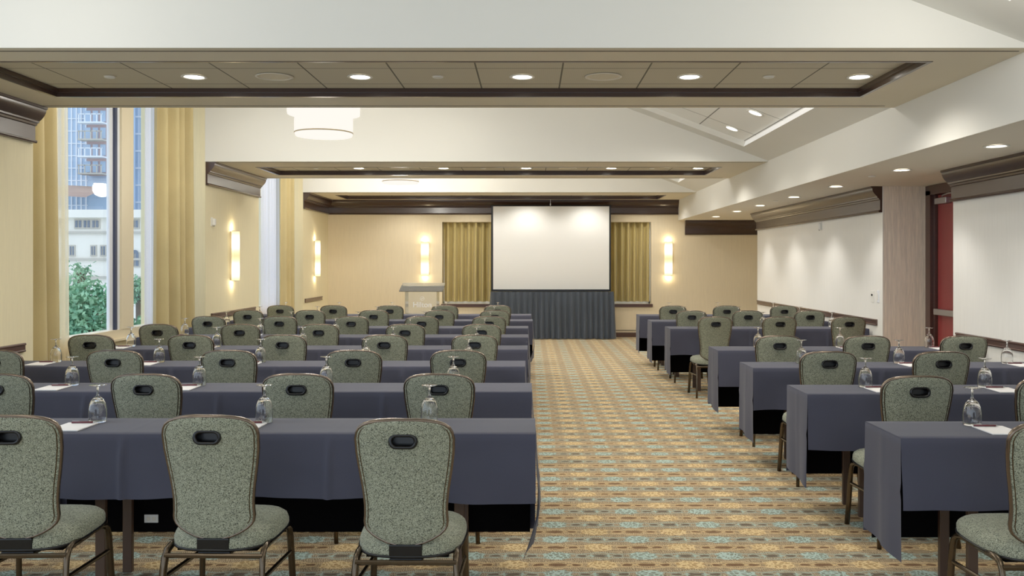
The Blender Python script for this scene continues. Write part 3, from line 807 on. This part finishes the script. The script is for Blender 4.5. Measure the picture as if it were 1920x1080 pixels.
def outline(inset=0.0, side=0.0, push=0.0):
    pts = []
    ts = [0, 0.002, 0.004, 0.010, 0.020, 0.035, 0.055, 0.08, 0.14, 0.20, 0.25, 0.30, 0.36, 0.40, 0.425, 0.445, 0.46, 0.478, 0.495, 0.51, TB]
    half = []
    for t in ts: half.append((lerp_table(OUT, t), t))
    half = [(0.0, 0.0), (0.045, 0.0)] + half + [(0.0, TB+0.002)]
    # inset towards the inside along the normal
    res = []
    for i, (x, t) in enumerate(half):
        p = Vector(half[max(0, i-1)]); q = Vector(half[min(len(half)-1, i+1)])
        d = (q-p).normalized(); nrm = Vector((-d.y, d.x))   # d turned towards the inside
        if i in (0, len(half)-1): nrm = Vector((0, 1 if i == 0 else -1))
        v = Vector((x, t)) + nrm*inset
        res.append((max(0.0, v.x), v.y))
    full = [(x, t) for x, t in res] + [(-x, t) for x, t in res[-2:0:-1]]
    for x, t in full:
        tt = min(max(t, 0), TB)
        pts.append((x, yc(tt) + 0.022*(x/0.2)**2 + side, BH - t))
    return pts
def stadium(hw, hh, n=8):
    r = hh; pts = []
    for c, a0 in ((hw-r, -PI/2), (-(hw-r), PI/2)):
        for i in range(n+1):
            a = a0 + PI*i/n; pts.append((c + r*math.cos(a), r*math.sin(a)))
    return pts
HT = 0.086
def make_chair(label, group):
    t = thing('banquet_chair', label, 'chair', (0, 0, 0), 0, group)
    # backrest with its grip opening cut through
    bo = obj('backrest', build_backrest(), M['fabric'], None, True)
    cb = NB(); st = stadium(0.050, 0.0230)
    A = [cb.verts.new((x, -0.40, BH-HT+z)) for x, z in st]; B = [cb.verts.new((x, -0.10, BH-HT+z)) for x, z in st]
    for i in range(len(st)): cb.faces.new((A[i], A[(i+1) % len(st)], B[(i+1) % len(st)], B[i]))
    cb.faces.new(A[::-1]); cb.faces.new(B)
    co = obj('cutter', cb, M['black'], None)
    md = bo.modifiers.new('cut', 'BOOLEAN'); md.operation = 'DIFFERENCE'; md.object = co; md.solver = 'EXACT'
    dg = bpy.context.evaluated_depsgraph_get()
    me = bpy.data.meshes.new_from_object(bo.evaluated_get(dg))
    bo.modifiers.clear(); bo.data = me
    bpy.data.objects.remove(co)
    autosmooth(bo, 40)
    bo.parent = t
    b = NB(); tube(b, outline(0.002), 0.008, 10, True, ry=0.016, up=Vector((0, 1, 0))); obj('metal_rim', b, M['bronze'], t, True)
    b = NB(); tube(b, outline(0.013, -0.014), 0.0032, 6, True, up=Vector((0, 1, 0))); obj('piping', b, M['leg_metal'], t, True)
    # black grip: flared liner through the opening
    b = NB(); rings = []
    y0 = yc(HT)
    for hw, hh, yy in ((0.057, 0.028, -0.020), (0.060, 0.031, -0.027), (0.056, 0.028, -0.034), (0.047, 0.0200, -0.034), (0.043, 0.0170, -0.026), (0.042, 0.0165, 0.026), (0.047, 0.0200, 0.034), (0.056, 0.028, 0.034), (0.060, 0.031, 0.027), (0.057, 0.028, 0.020)):
        rings.append([b.verts.new((x, y0 + yy + 0.06*(z), BH - HT + z)) for x, z in stadium(hw, hh)])
    for A, B in zip(rings, rings[1:]):
        for i in range(len(A)): b.faces.new((A[i], A[(i+1) % len(A)], B[(i+1) % len(A)], B[i]))
    cup = [b.verts.new((x, y0 + 0.012 + 0.06*z, BH - HT + z)) for x, z in stadium(0.0432, 0.0172)]
    b.faces.new(cup)
    obj('handle', b, M['black'], t, True)
    # seat cushion: rounded, wider at the front
    b = NB(); rows = []
    NP = 36
    def seat_outline(k, grow):
        th = 2*PI*k/NP; c, s = math.cos(th), math.sin(th)
        e = 3.2
        r = (abs(c)**e + abs(s)**e) ** (-1/e)
        x, y = r*c, r*s
        wx = 0.222 + 0.012*y
        return ((wx-grow)*x, 0.012 + (0.225-grow)*y)
    prof = [(0.030, 0.400), (0.004, 0.403), (0.0, 0.414), (0.0, 0.436), (0.006, 0.452), (0.022, 0.465), (0.05, 0.474), (0.09, 0.479), (0.14, 0.482), (0.19, 0.483)]
    R = []
    for g, z in prof:
        R.append([b.verts.new((*seat_outline(k, g), z - 0.022*(0.24 - seat_outline(k, g)[1])/0.45)) for k in range(NP)])
    for A, B in zip(R, R[1:]):
        for k in range(NP): b.faces.new((A[k], A[(k+1) % NP], B[(k+1) % NP], B[k]))
    b.faces.new(R[0][::-1]); b.faces.new(R[-1])
    obj('seat', b, M['fabric'], t, True)
    b = NB(); tube(b, [(*seat_outline(k, 0.0), 0.410 - 0.022*(0.24 - seat_outline(k, 0)[1])/0.45) for k in range(NP)], 0.006, 6, True); obj('seat_band', b, M['black'], t, True)
    b = NB(); box(b, -0.17, 0.17, -0.16, 0.19, 0.370, 0.392); obj('seat_pan', b, M['black_matt'], t)
    # legs: tubes that arch over into a side rail
    for sx in (-1, 1):
        X = lambda v: sx*v
        b = NB(); tube(b, [(X(0.222), -0.262, 0.0), (X(0.214), -0.240, 0.12), (X(0.207), -0.212, 0.310), (X(0.205), -0.200, 0.352), (X(0.203), -0.180, 0.378), (X(0.202), -0.150, 0.388), (X(0.202), 0.0, 0.389)], 0.012, 12, sq=4, ry=0.014)
        obj('leg', b, M['leg_metal'], t, True)
        b = NB(); tube(b, [(X(0.218), 0.222, 0.0), (X(0.210), 0.212, 0.15), (X(0.204), 0.200, 0.325), (X(0.203), 0.188, 0.362), (X(0.202), 0.160, 0.382), (X(0.202), 0.120, 0.389), (X(0.202), 0.0, 0.389)], 0.012, 12, sq=4, ry=0.014)
        obj('leg', b, M['leg_metal'], t, True)
        b = NB(); tube(b, [(X(0.209), -0.220, 0.27), (X(0.207), 0.206, 0.255)], 0.007, 8, sq=4, ry=0.010); obj('side_stretcher', b, M['leg_metal'], t)
    b = NB(); tube(b, [(-0.206, -0.206, 0.362), (0.206, -0.206, 0.362)], 0.008, 8, sq=4, ry=0.010); obj('crossbar', b, M['leg_metal'], t)
    b = NB(); bbox(b, -0.068, 0.068, -0.216, -0.19, 0.386, 0.438, 0.006); bbox(b, -0.068, 0.068, -0.20, -0.05, 0.358, 0.377, 0.005); obj('back_bracket', b, M['black'], t)
    return t

# ------------------------------------------------------------------ tables and cloths
TH = 0.775; TD = 0.43
def make_table(length, label, group, outlet=False):
    """origin at floor, aisle-end front corner; runs to +x by length"""
    t = thing('folding_table', label, 'table', (0, 0, 0), 0, group)
    b = NB(); bbox(b, 0.006, length-0.006, 0.006, TD-0.006, TH-0.024, TH-0.004, 0.004, 1); obj('tabletop', b, M['table_leg'], t)
    for lx in (0.36, length-0.36):
        for ly in (0.07, TD-0.07):
            b = NB(); bbox(b, lx-0.024, lx+0.024, ly-0.014, ly+0.014, 0.0, TH-0.024, 0.003, 1); obj('leg', b, M['table_leg'], t)
        b = NB(); box(b, lx-0.015, lx+0.015, 0.084, TD-0.084, TH-0.07, TH-0.0242); obj('leg_brace', b, M['table_leg'], t)
    b = NB(); box(b, 0.02, length-0.02, TD-0.022, TD-0.012, 0.19, TH-0.026); p = obj('under_shadow_panel', b, M['black_matt'], t)  # black sheet painting the shadow under the cloth, not a table part
    if outlet:
        b = NB(); bbox(b, -0.036, 0.036, -0.006, 0, -0.021, 0.021, 0.002); o = obj('outlet_plate', b, M['white_plastic'], t); o.location = outlet
        b = NB()
        for dx in (-0.014, 0.014): bbox(b, dx-0.009, dx+0.009, -0.008, -0.005, -0.010, 0.010, 0.002)
        s = obj('socket', b, M['paint_soffit'], o)
    return t
def make_cloth(length, front, end, both, seed, end_b=0.54, bulge=0.03, sag=0.0):
    """tablecloth with a front drop, a long back drop and hanging end(s); end -1: hangs at x=0, +1: at x=length"""
    rnd = random.Random(seed); b = NB()
    T = TH; e = 0.006
    creases = [length*k/5 + rnd.uniform(-0.06, 0.06) for k in range(1, 5)]
    ph = [rnd.random()*6.28 for _ in range(6)]
    nx = int(length*90)
    xs = [-e + (length+2*e)*i/nx for i in range(nx+1)]
    def cr(x):
        return sum(max(0.0, 1-abs(x-c)/0.024) for c in creases)
    def prof(x, side, drop, y_edge, f):   # side -1 front / +1 back
        w = 0.012*f*math.sin(5.2*x+ph[0]) + 0.013*f*f*math.sin(9*x+ph[1]+2*f) + 0.006*f*math.sin(21*x+ph[2]-3*f) + 0.020*f + 0.005*math.exp(-((f-0.35-0.15*math.sin(3*x+ph[4]))/0.08)**2)*math.sin(4*x+ph[5])
        w += 0.018*cr(x)*min(1, f*4)
        return (x, y_edge + side*(e + max(w, -0.002)), T - f*(drop + sag*x/length*(1 if side < 0 else 0) + 0.010*math.sin(2.6*x+ph[3]) + 0.006*math.sin(7*x+ph[0])))
    rows = []
    NF = 9
    for k in range(NF, 0, -1):
        f = k/NF; rows.append([prof(x, -1, front, 0, f) for x in xs])
    rows.append([(x, -e*0.9, T-0.004) for x in xs]); rows.append([(x, -e*0.3, T) for x in xs])
    ny = 8
    for j in range(1, ny): rows.append([(x, TD*j/ny, T + 0.0012*cr(x) + (0.0012 if abs(j-ny/2) < 0.6 else 0)) for x in xs])
    rows.append([(x, TD+e*0.3, T) for x in xs]); rows.append([(x, TD+e*0.9, T-0.004) for x in xs])
    for k in range(1, NF+1):
        f = k/NF; rows.append([prof(x, 1, 0.570, TD, f*1.0) for x in xs])
    sheet(b, rows)
    def endpanel(x0, sg):
        rr = []
        ys = [-e + (TD+2*e)*j/18 for j in range(19)]
        rr.append([(x0 - sg*0.0, y, T+0.0005) for y in ys]); rr.append([(x0 + sg*e, y, T-0.004) for y in ys])
        for k in range(1, 15):
            f = k/14
            row = []
            for j, y in enumerate(ys):
                q = j/18
                w = e + bulge*f*math.sin(PI*min(1, f*0.8)) + 0.008*f*math.sin(9*q+ph[4]) + 0.004*math.exp(-((q-0.5)/0.05)**2) + 0.004*math.exp(-((f-0.42)/0.03)**2)
                if bulge > 0.01: w -= 0.075*max(0, f-0.62)/0.38*(1-q)
                yy = y + (0.025*f if j == 0 else 0) - 0.02*f*(1-q)
                row.append((x0 + sg*w, yy, T - f*(end_b + 0.04*(1-q))))
            rr.append(row)
        sheet(b, rr)
    if end in (-1, 0): endpanel(0, -1)
    if end in (1, 0): endpanel(length, 1)
    return b
def cloth(name, bm, loc, label, group):
    o = obj(name, bm, M['linen'], None, True); o.location = loc
    return tag(o, label, 'tablecloth', group)

# ------------------------------------------------------------------ place settings
def make_goblet(label, group):
    t_ = NB()
    outer = [(0.0405, 0.0), (0.0418, 0.002), (0.0432, 0.02), (0.0438, 0.045), (0.0425, 0.07), (0.038, 0.093), (0.030, 0.111), (0.019, 0.124), (0.009, 0.132), (0.0052, 0.140), (0.0046, 0.160), (0.0055, 0.175), (0.011, 0.182), (0.030, 0.1855), (0.0405, 0.1870), (0.0405, 0.1885), (0.0, 0.1895)]
    inner = [(0.0, 0.120), (0.010, 0.1185), (0.020, 0.1145), (0.0285, 0.106), (0.0362, 0.090), (0.0408, 0.069), (0.0422, 0.045), (0.0416, 0.02), (0.0404, 0.002), (0.0405, 0.0)]
    lathe(t_, inner[:-1] + outer, 24)
    o = obj('water_goblet', t_, M['goblet'], None, True)
    return tag(o, label, 'glass', group)
def make_pad(label, group):
    b = NB(); bbox(b, -0.075, 0.075, -0.105, 0.105, 0, 0.006, 0.001, 1)
    return tag(obj('notepad', b, M['paper'], None), label, 'notepad', group)
def make_pen(label, group):
    t = thing('ballpoint_pen', label, 'pen', (0, 0, 0), 0, group)
    b = NB(); tube(b, [(-0.06, 0, 0.0052), (0.045, 0, 0.0052)], 0.005, 8); obj('barrel', b, M['pen'], t, True)
    b = NB(); lathe(b, [(0.0046, 0), (0.0015, 0.018), (0, 0.020)], 8); bmesh.ops.rotate(b, verts=b.verts[:], matrix=Matrix.Rotation(PI/2, 3, 'Y')); bmesh.ops.translate(b, verts=b.verts[:], vec=(0.045, 0, 0.0052)); obj('tip', b, M['chrome'], t, True)
    b = NB(); bbox(b, -0.058, -0.022, -0.0015, 0.0015, 0.010, 0.0118, 0.0005, 1); obj('clip', b, M['chrome'], t)
    return t

ROWN = ['front row by the screen', 'second row from the screen', 'third row from the screen', 'fourth row from the screen', 'fifth row from the screen', 'sixth row from the screen', 'second row from the camera', 'row nearest the camera']
def rown(k): return ROWN[7-k]
LEFT = {0: [(758, 787), (392, 775), (11, 776)],
        1: [(824, 697), (555, 697), (272, 699), (-12, 701)],
        2: [(857, 655.5), (660, 653), (427, 655), (211, 652.5), (-12, 655)],
        3: [(888.6, 627.5), (721.5, 627.5), (530, 629), (356.7, 626.5), (167, 626)],
        4: [(903.6, 609), (759, 608), (596, 607), (448.5, 605.6), (295, 606)],
        5: [(915.5, 595), (790, 595), (658, 595), (523, 592.7), (390, 593)],
        6: [(928, 584), (822.6, 584), (701, 582), (580, 580.5), (464, 582)],
        7: [(932, 573), (834, 572.5), (730, 573), (625, 572), (525, 572.5)]}
RIGHT = {0: [(1990, 792)],
         1: [(1722, 705.5), (1980, 708)],
         2: [(1555, 660.5), (1768, 662), (1985, 662)],
         3: [(1462, 630), (1628.5, 630), (1811.6, 632)],
         5: [(1341, 592), (1462, 594), (1593, 595)],
         6: [(1298, 584), (1404, 583.5), (1519, 584)],
         7: [(1263, 574), (1363.7, 574), (1470, 574)]}
LYB = lambda k: 4.69 + 1.386*k
RYB = lambda k: 4.595 + 1.387*k
LEND = {0: 0.02, 1: 0.005, 2: -0.045, 3: -0.03, 4: -0.025, 5: -0.03, 6: 0.03, 7: 0.01}
REND = {0: 1.716, 1: 1.712, 2: 1.72, 3: 1.74, 5: 1.73, 6: 1.69, 7: 1.69}

chair0 = goblet0 = pad0 = pen0 = None
rj = random.Random(3)
def place(block, k, i, cx, ct, yfront):
    global chair0, goblet0, pad0, pen0
    side = 'window-side block' if block < 0 else 'door-side block'
    seat = ('seat on the aisle', 'second seat from the aisle', 'third seat from the aisle', 'fourth seat from the aisle', 'fifth seat from the aisle')[i]
    d = F*(H-BH)/(ct-CY)
    if k >= 2: d = 0.25*d + 0.75*(yfront - 0.545)
    d = min(d, yfront - 0.57)
    X = W(cx, d)
    lab = 'green speckled banquet chair, %s, %s, %s' % (side, rown(k), seat)
    grp = 'green banquet chairs of the ' + side
    if chair0 is None: c = chair0 = make_chair(lab, grp)
    else: c = copy_tree(chair0)
    c['label'] = lab; c['group'] = grp
    c.location = (X, d + 0.27, 0); c.rotation_euler = (0, 0, rj.uniform(-0.03, 0.03))
    # glass on the corner of the notepad, pen across its top
    s = 1 if block < 0 else -1
    gx = ((-0.51, -1.335, -2.19, -3.03, -3.87) if block < 0 else (2.185, 2.955, 3.82))[i] + rj.uniform(-0.012, 0.012); gy = yfront + 0.235 + rj.uniform(-0.01, 0.01)
    pz = TH + 0.0016
    def put(o, name_lab, gp, loc, rz):
        o['label'] = name_lab; o['group'] = gp; o.location = loc; o.rotation_euler = (0, 0, rz)
    pl = seat.replace('seat', 'place')
    pa = pad0 = make_pad('', '') if pad0 is None else pad0
    if k + i > 0 or block > 0: pa = copy_tree(pad0)
    go = goblet0 = make_goblet('', '') if goblet0 is None else goblet0
    if k + i > 0 or block > 0: go = copy_tree(goblet0)
    pe = pen0 = make_pen('', '') if pen0 is None else pen0
    if k + i > 0 or block > 0: pe = copy_tree(pen0)
    rz = rj.uniform(-0.05, 0.05)
    put(pa, 'white notepad, %s, %s, %s' % (side, rown(k), pl), 'white notepads', (gx - s*0.050, gy - 0.085, pz), rz)
    put(go, 'upturned water goblet, %s, %s, %s' % (side, rown(k), pl), 'upturned water goblets', (gx, gy + 0.064, pz), rj.random()*6)
    put(pe, 'maroon pen, %s, %s, %s' % (side, rown(k), pl), 'maroon pens', (gx - s*0.035, gy - 0.005, pz + 0.0062), rz + 0.04*s)

meshes = {}
def get_cloth(key, *a, **kw):
    if key not in meshes:
        bm_ = make_cloth(*a, **kw)
        o = obj('tablecloth', bm_, M['linen'], None, True); meshes[key] = o; return o
    o = meshes[key].copy(); link(o); return o
tabs = {}
def get_table(key, length, outlet=False):
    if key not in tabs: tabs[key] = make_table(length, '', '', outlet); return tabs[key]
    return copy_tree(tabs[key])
for k in range(8):
    yf = LYB(k) - TD
    xe = LEND[k]
    # aisle table (mirrored so that x runs towards the windows): place at its window end
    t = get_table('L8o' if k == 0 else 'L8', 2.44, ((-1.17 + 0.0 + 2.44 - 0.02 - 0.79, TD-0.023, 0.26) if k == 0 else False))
    t.location = (xe-2.44, yf, 0); tag(t, 'folding table by the aisle under the dark cloth, window-side block, %s' % rown(k), 'table', 'folding tables of the window-side block')
    o = get_cloth('L8%d' % (k % 3), 2.44, 0.285, 1, False, 10+k, end_b=0.56, sag=0.035)
    o.location = (xe-2.44, yf, 0); tag(o, 'dark slate tablecloth at the aisle end, window-side block, %s' % rown(k), 'tablecloth', 'dark tablecloths of the window-side block')
    if k >= 1:
        xw = xe - 2.44 - 0.012
        L6 = 1.80
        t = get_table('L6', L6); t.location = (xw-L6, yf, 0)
        tag(t, 'folding table next to the windows under the dark cloth, %s' % rown(k), 'table', 'folding tables of the window-side block')
        o = get_cloth('L6%d' % (k % 2), L6, 0.285, -1, False, 30+k, bulge=0.004)
        o.location = (xw-L6, yf, 0); tag(o, 'dark slate tablecloth at the window end, window-side block, %s' % rown(k), 'tablecloth', 'dark tablecloths of the window-side block')
    else:
        L6 = 1.80; xw = xe - 2.44 - 0.012
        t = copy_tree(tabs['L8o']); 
        t.location = (xw-2.44, yf, 0); tag(t, 'folding table at the frame edge under the dark cloth, row nearest the camera', 'table', 'folding tables of the window-side block')
        for ch in list(t.children):
            if ch.name.startswith('outlet_plate'):
                for g in list(ch.children): bpy.data.objects.remove(g)
                bpy.data.objects.remove(ch)
        o = get_cloth('L81', 2.44, 0.285, 1, False, 11, end_b=0.56) if False else get_cloth('LX', 2.44, 0.285, 2, False, 51)
        o.location = (xw-2.44, yf, 0); tag(o, 'dark slate tablecloth at the frame edge, row nearest the camera, by the windows', 'tablecloth', 'dark tablecloths of the window-side block')
    for i, (cx, ct) in enumerate(LEFT[k]): place(-1, k, i, cx, ct, yf)
for k in RIGHT:
    yf = RYB(k) - TD
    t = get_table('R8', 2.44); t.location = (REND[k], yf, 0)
    tag(t, 'folding table under the dark cloth, door-side block, %s' % rown(k), 'table', 'folding tables of the door-side block')
    o = get_cloth('R8%d' % (k % 3), 2.44, 0.335, 0, True, 70+k, bulge=0.004)
    o.location = (REND[k], yf, 0); tag(o, 'dark slate tablecloth on the table, door-side block, %s' % rown(k), 'tablecloth', 'dark tablecloths of the door-side block')
    for i, (cx, ct) in enumerate(RIGHT[k]): place(1, k, i, cx, ct, yf)

# ------------------------------------------------------------------ outside the windows
GZ = -5.0
b = NB(); quad(b, (-90, -20, GZ), (-6, -20, GZ), (-6, 95, GZ), (-90, 95, GZ)); struct('ground', b, M['asphalt'])
EY = 40.0
t = thing('stone_building', 'pale stone building with small windows seen through the big window', 'building', (0, EY, GZ))
top = Z(398, EY) - GZ
b = NB(); box(b, -34, -7.5, 0, 10, 0, top); box(b, -34.2, -7.3, -0.35, 0, top-0.25, top+0.1); obj('wall', b, M['stone'], t)
b = NB()
for py in (436, 486, 520): box(b, -34, -7.5, -0.12, 0.02, Z(py, EY)-GZ-0.05, Z(py, EY)-GZ+0.05)
obj('ledge', b, M['stone_line'], t)
def ewin(px, py, w, h, arch=False):
    x = W(px, EY); z = Z(py, EY) - GZ
    b = NB(); box(b, x-w/2-0.06, x+w/2+0.06, -0.05, 0.02, z-h/2-0.06, z+h/2+0.06)
    f = obj('window', b, M['stone_line'], t)
    b = NB(); box(b, x-w/2, x-0.03, -0.08, -0.045, z-h/2, z+h/2); box(b, x+0.03, x+w/2, -0.08, -0.045, z-h/2, z+h/2)
    if arch:
        lathe(b, [(0, -0.03), (w/2, -0.03), (w/2, 0.03), (0, 0.03)], 12, (0, 0, 0), 0, PI, True)
        vs = [v for v in b.verts[:]][16:]
        for v in vs:
            c = v.co.copy(); v.co = (x + c.x, -0.065 + c.z*0.4, z + h/2 + c.y)
    obj('pane', b, M['ext_glass_dark'], f)
for px in (72, 92, 112, 148, 164, 180, 254, 500, 516): ewin(px, 420, 0.26, 0.30)
for px in (90, 136, 176, 194): ewin(px, 470, 0.16, 0.38)
ewin(254, 487, 0.32, 0.55, True); ewin(505, 487, 0.32, 0.55, True)
# glass tower with balconies
TY = 62.0
t = thing('glass_tower', 'blue glass tower with stacked balconies behind the stone building', 'building', (0, TY, GZ))
b = NB(); box(b, -46, W(212, TY), 0, 3.5, 0, 34); obj('wall', b, M['ext_glass'], t)
b = NB(); box(b, W(170, TY), W(212, TY), -0.5, 0, Z(330, TY)-GZ, 34); obj('brick_bay', b, M['brick'], t)
zz = Z(330, TY) - GZ; k = 0
while zz < 24:
    b = NB(); box(b, W(163, TY), W(208, TY), -1.3, -0.5, zz, zz+0.10)
    for px in (165, 176, 187, 198, 206): box(b, W(px, TY)-0.03, W(px, TY)+0.03, -1.3, -1.24, zz+0.1, zz+0.62)
    box(b, W(163, TY), W(208, TY), -1.3, -1.24, zz+0.58, zz+0.64)
    obj('balcony', b, M['ext_white'] if k % 2 else M['stone_line'], t)
    b = NB()
    for px in (172, 186, 200): box(b, W(px, TY)-0.18, W(px, TY)+0.18, -0.56, -0.5, zz+0.2, zz+0.95)
    obj('window', b, M['ext_glass'], t)
    zz += 1.15; k += 1
b = NB()
for px in range(90, 170, 9): box(b, W(px, TY)-0.04, W(px, TY)+0.04, -0.08, 0, 5, 34)
zz = 8
while zz < 34: box(b, -46, W(165, TY), -0.07, 0, zz, zz+0.06); zz += 0.85
obj('mullion_grid', b, M['ext_white'], t)
b = NB(); y = -3.5
quad(b, (W(120, TY), -4, Z(372, TY)-GZ), (W(214, TY), -4, Z(378, TY)-GZ), (W(206, TY), -0.4, Z(352, TY)-GZ), (W(128, TY), -0.4, Z(348, TY)-GZ)); obj('roof', b, M['roof_tile'], t)
t = thing('office_tower', 'pale office tower with tall window strips seen past the sheer curtain', 'building', (0, TY+4, GZ))
b = NB(); box(b, W(220, TY+4), W(330, TY+4), 0, 12, 0, 36); box(b, W(470, TY+4), W(560, TY+4), 0, 12, 0, 30); obj('wall', b, M['ext_white'], t)
b = NB()
for px in (228, 243, 256, 266, 284, 300, 486, 500, 514, 530): box(b, W(px, TY+4)-0.14, W(px, TY+4)+0.14, -0.06, 0, 8.0, 35)
obj('window', b, M['ext_glass'], t)
b = NB()
for i in range(22): box(b, W(220, TY+4), W(330, TY+4), -0.1, 0, 8.5+i*1.25, 8.62+i*1.25)
obj('spandrel', b, M['ext_white'], t)
def tree(x, y, z, r, label, n=2600, name='leafy_tree'):
    t = thing(name, label, 'tree', (x, y, GZ), 0, 'trees outside the windows')
    rnd = random.Random(int(x*100)); b = NB()
    for i in range(n):
        v = Vector((rnd.gauss(0, 1), rnd.gauss(0, 1), rnd.gauss(0, 1))).normalized() * (rnd.random()**0.35)
        c = Vector((v.x*r[0], v.y*r[0], z - GZ + v.z*r[1])); c += Vector((rnd.gauss(0, .08), rnd.gauss(0, .08), rnd.gauss(0, .08)))
        a = Vector((rnd.gauss(0, 1), rnd.gauss(0, 1), rnd.gauss(0, 1))).normalized(); w = a.cross(Vector((0.3, 0.5, 0.8))).normalized()
        s = rnd.uniform(0.05, 0.11)
        quad(b, c+a*s, c+w*s*0.6, c-a*s, c-w*s*0.6)
    obj('foliage', b, M['leaf'], t)
    b = NB(); tube(b, [(0, 0, 0), (0.05, 0, (z-GZ)*0.5), (0, 0.05, z-GZ+r[1]*0.3)], 0.16, 8); obj('trunk', b, M['bark'], t, True)
ty_ = 24.0
tree(W(168, ty_), ty_, Z(590, ty_), (0.80, 0.92), 'bushy green tree filling the lower part of the big window')
tree(W(60, ty_), ty_+1.5, Z(590, ty_), (0.75, 0.9), 'green tree mostly hidden behind the nearest sheer curtain')
tree(W(150, 30), 30, Z(520, 30), (0.42, 0.55), 'thin pale sapling in front of the stone building', 260)
tree(W(262, 32), 32, Z(545, 32), (0.5, 0.45), 'small green tree beyond the window mullion', 900)
tree(W(262, 27.5), 27.5, Z(622, 27.5), (0.75, 0.40), 'low green bush at the foot of the far window pane', 1200, 'bush')
tree(W(492, 34), 34, Z(560, 34), (0.6, 1.3), 'green tree glimpsed past the farther sheer curtain', 1400)

# ------------------------------------------------------------------ light
w = bpy.data.worlds.new('sky'); sc.world = w; w.use_nodes = True
bg = w.node_tree.nodes['Background']; bg.inputs[0].default_value = (0.72, 0.85, 1.0, 1); bg.inputs[1].default_value = 2.0
def portal(loc, rot, sx, sy):
    l = bpy.data.lights.new('daylight_portal', 'AREA'); l.shape = 'RECTANGLE'; l.size = sx; l.size_y = sy; l.cycles.is_portal = True
    o = bpy.data.objects.new('daylight_portal', l); link(o); o.location = loc; o.rotation_euler = rot
portal((-5.25, 9.95, 2.35), (0, -PI/2, 0), 3.3, 4.1)
portal((-5.25, 15.8, 2.35), (0, -PI/2, 0), 3.3, 2.7)
portal((-5.25, 1.4, 2.4), (0, -PI/2, 0), 3.5, 8.6)
portal((0, Y0-0.05, 2.0), (PI/2, 0, 0), 10, 4.2)
for x, y in ((1.0, 9.0), (1.0, 15.0)):  # added fill lamps without fixtures, brightening the sloping vault
    lamp('POINT', (x, y, 3.5), 38, (1.0, 0.97, 0.92), shadow_soft_size=0.06)
# added fill spots high in the other bays, with no fixtures
for y in (8.9, 10.9, 15.2, 16.4):
    for x in (-3.6, -1.0, 0.3):
        o = lamp('SPOT', (x, y, HC-0.03), 42, SOFT, spot_size=math.radians(150), spot_blend=0.8, shadow_soft_size=0.08)
# unseen point lamps without fixtures that fill the camera's own bay
for x, y in ((-2.28, 2.6), (1.6, 2.6), (0.2, -0.4), (2.4, 4.6), (-3.0, 4.6)):
    lamp('POINT', (x, y, 3.0), 24, SOFT, shadow_soft_size=0.3)

# ------------------------------------------------------------------ camera
cam = bpy.data.cameras.new('camera'); co = bpy.data.objects.new('camera', cam); link(co)
co.location = (0, 0, H); co.rotation_euler = (PI/2, 0, 0)
cam.sensor_fit = 'HORIZONTAL'; cam.sensor_width = 36; cam.lens = F/1920*36
cam.shift_x = -(CX-960)/1920; cam.shift_y = -(540-CY)/1920
cam.clip_end = 300
sc.camera = co
sc.view_settings.view_transform = 'Standard'
sc.view_settings.look = 'None'
sc.view_settings.exposure = -0.36
sc.view_settings.gamma = 1.15
sc.cycles.use_denoising = True
sc.cycles.max_bounces = 12; sc.cycles.diffuse_bounces = 5; sc.cycles.glossy_bounces = 4; sc.cycles.transmission_bounces = 10; sc.cycles.transparent_max_bounces = 16
sc.cycles.sample_clamp_indirect = 6.0
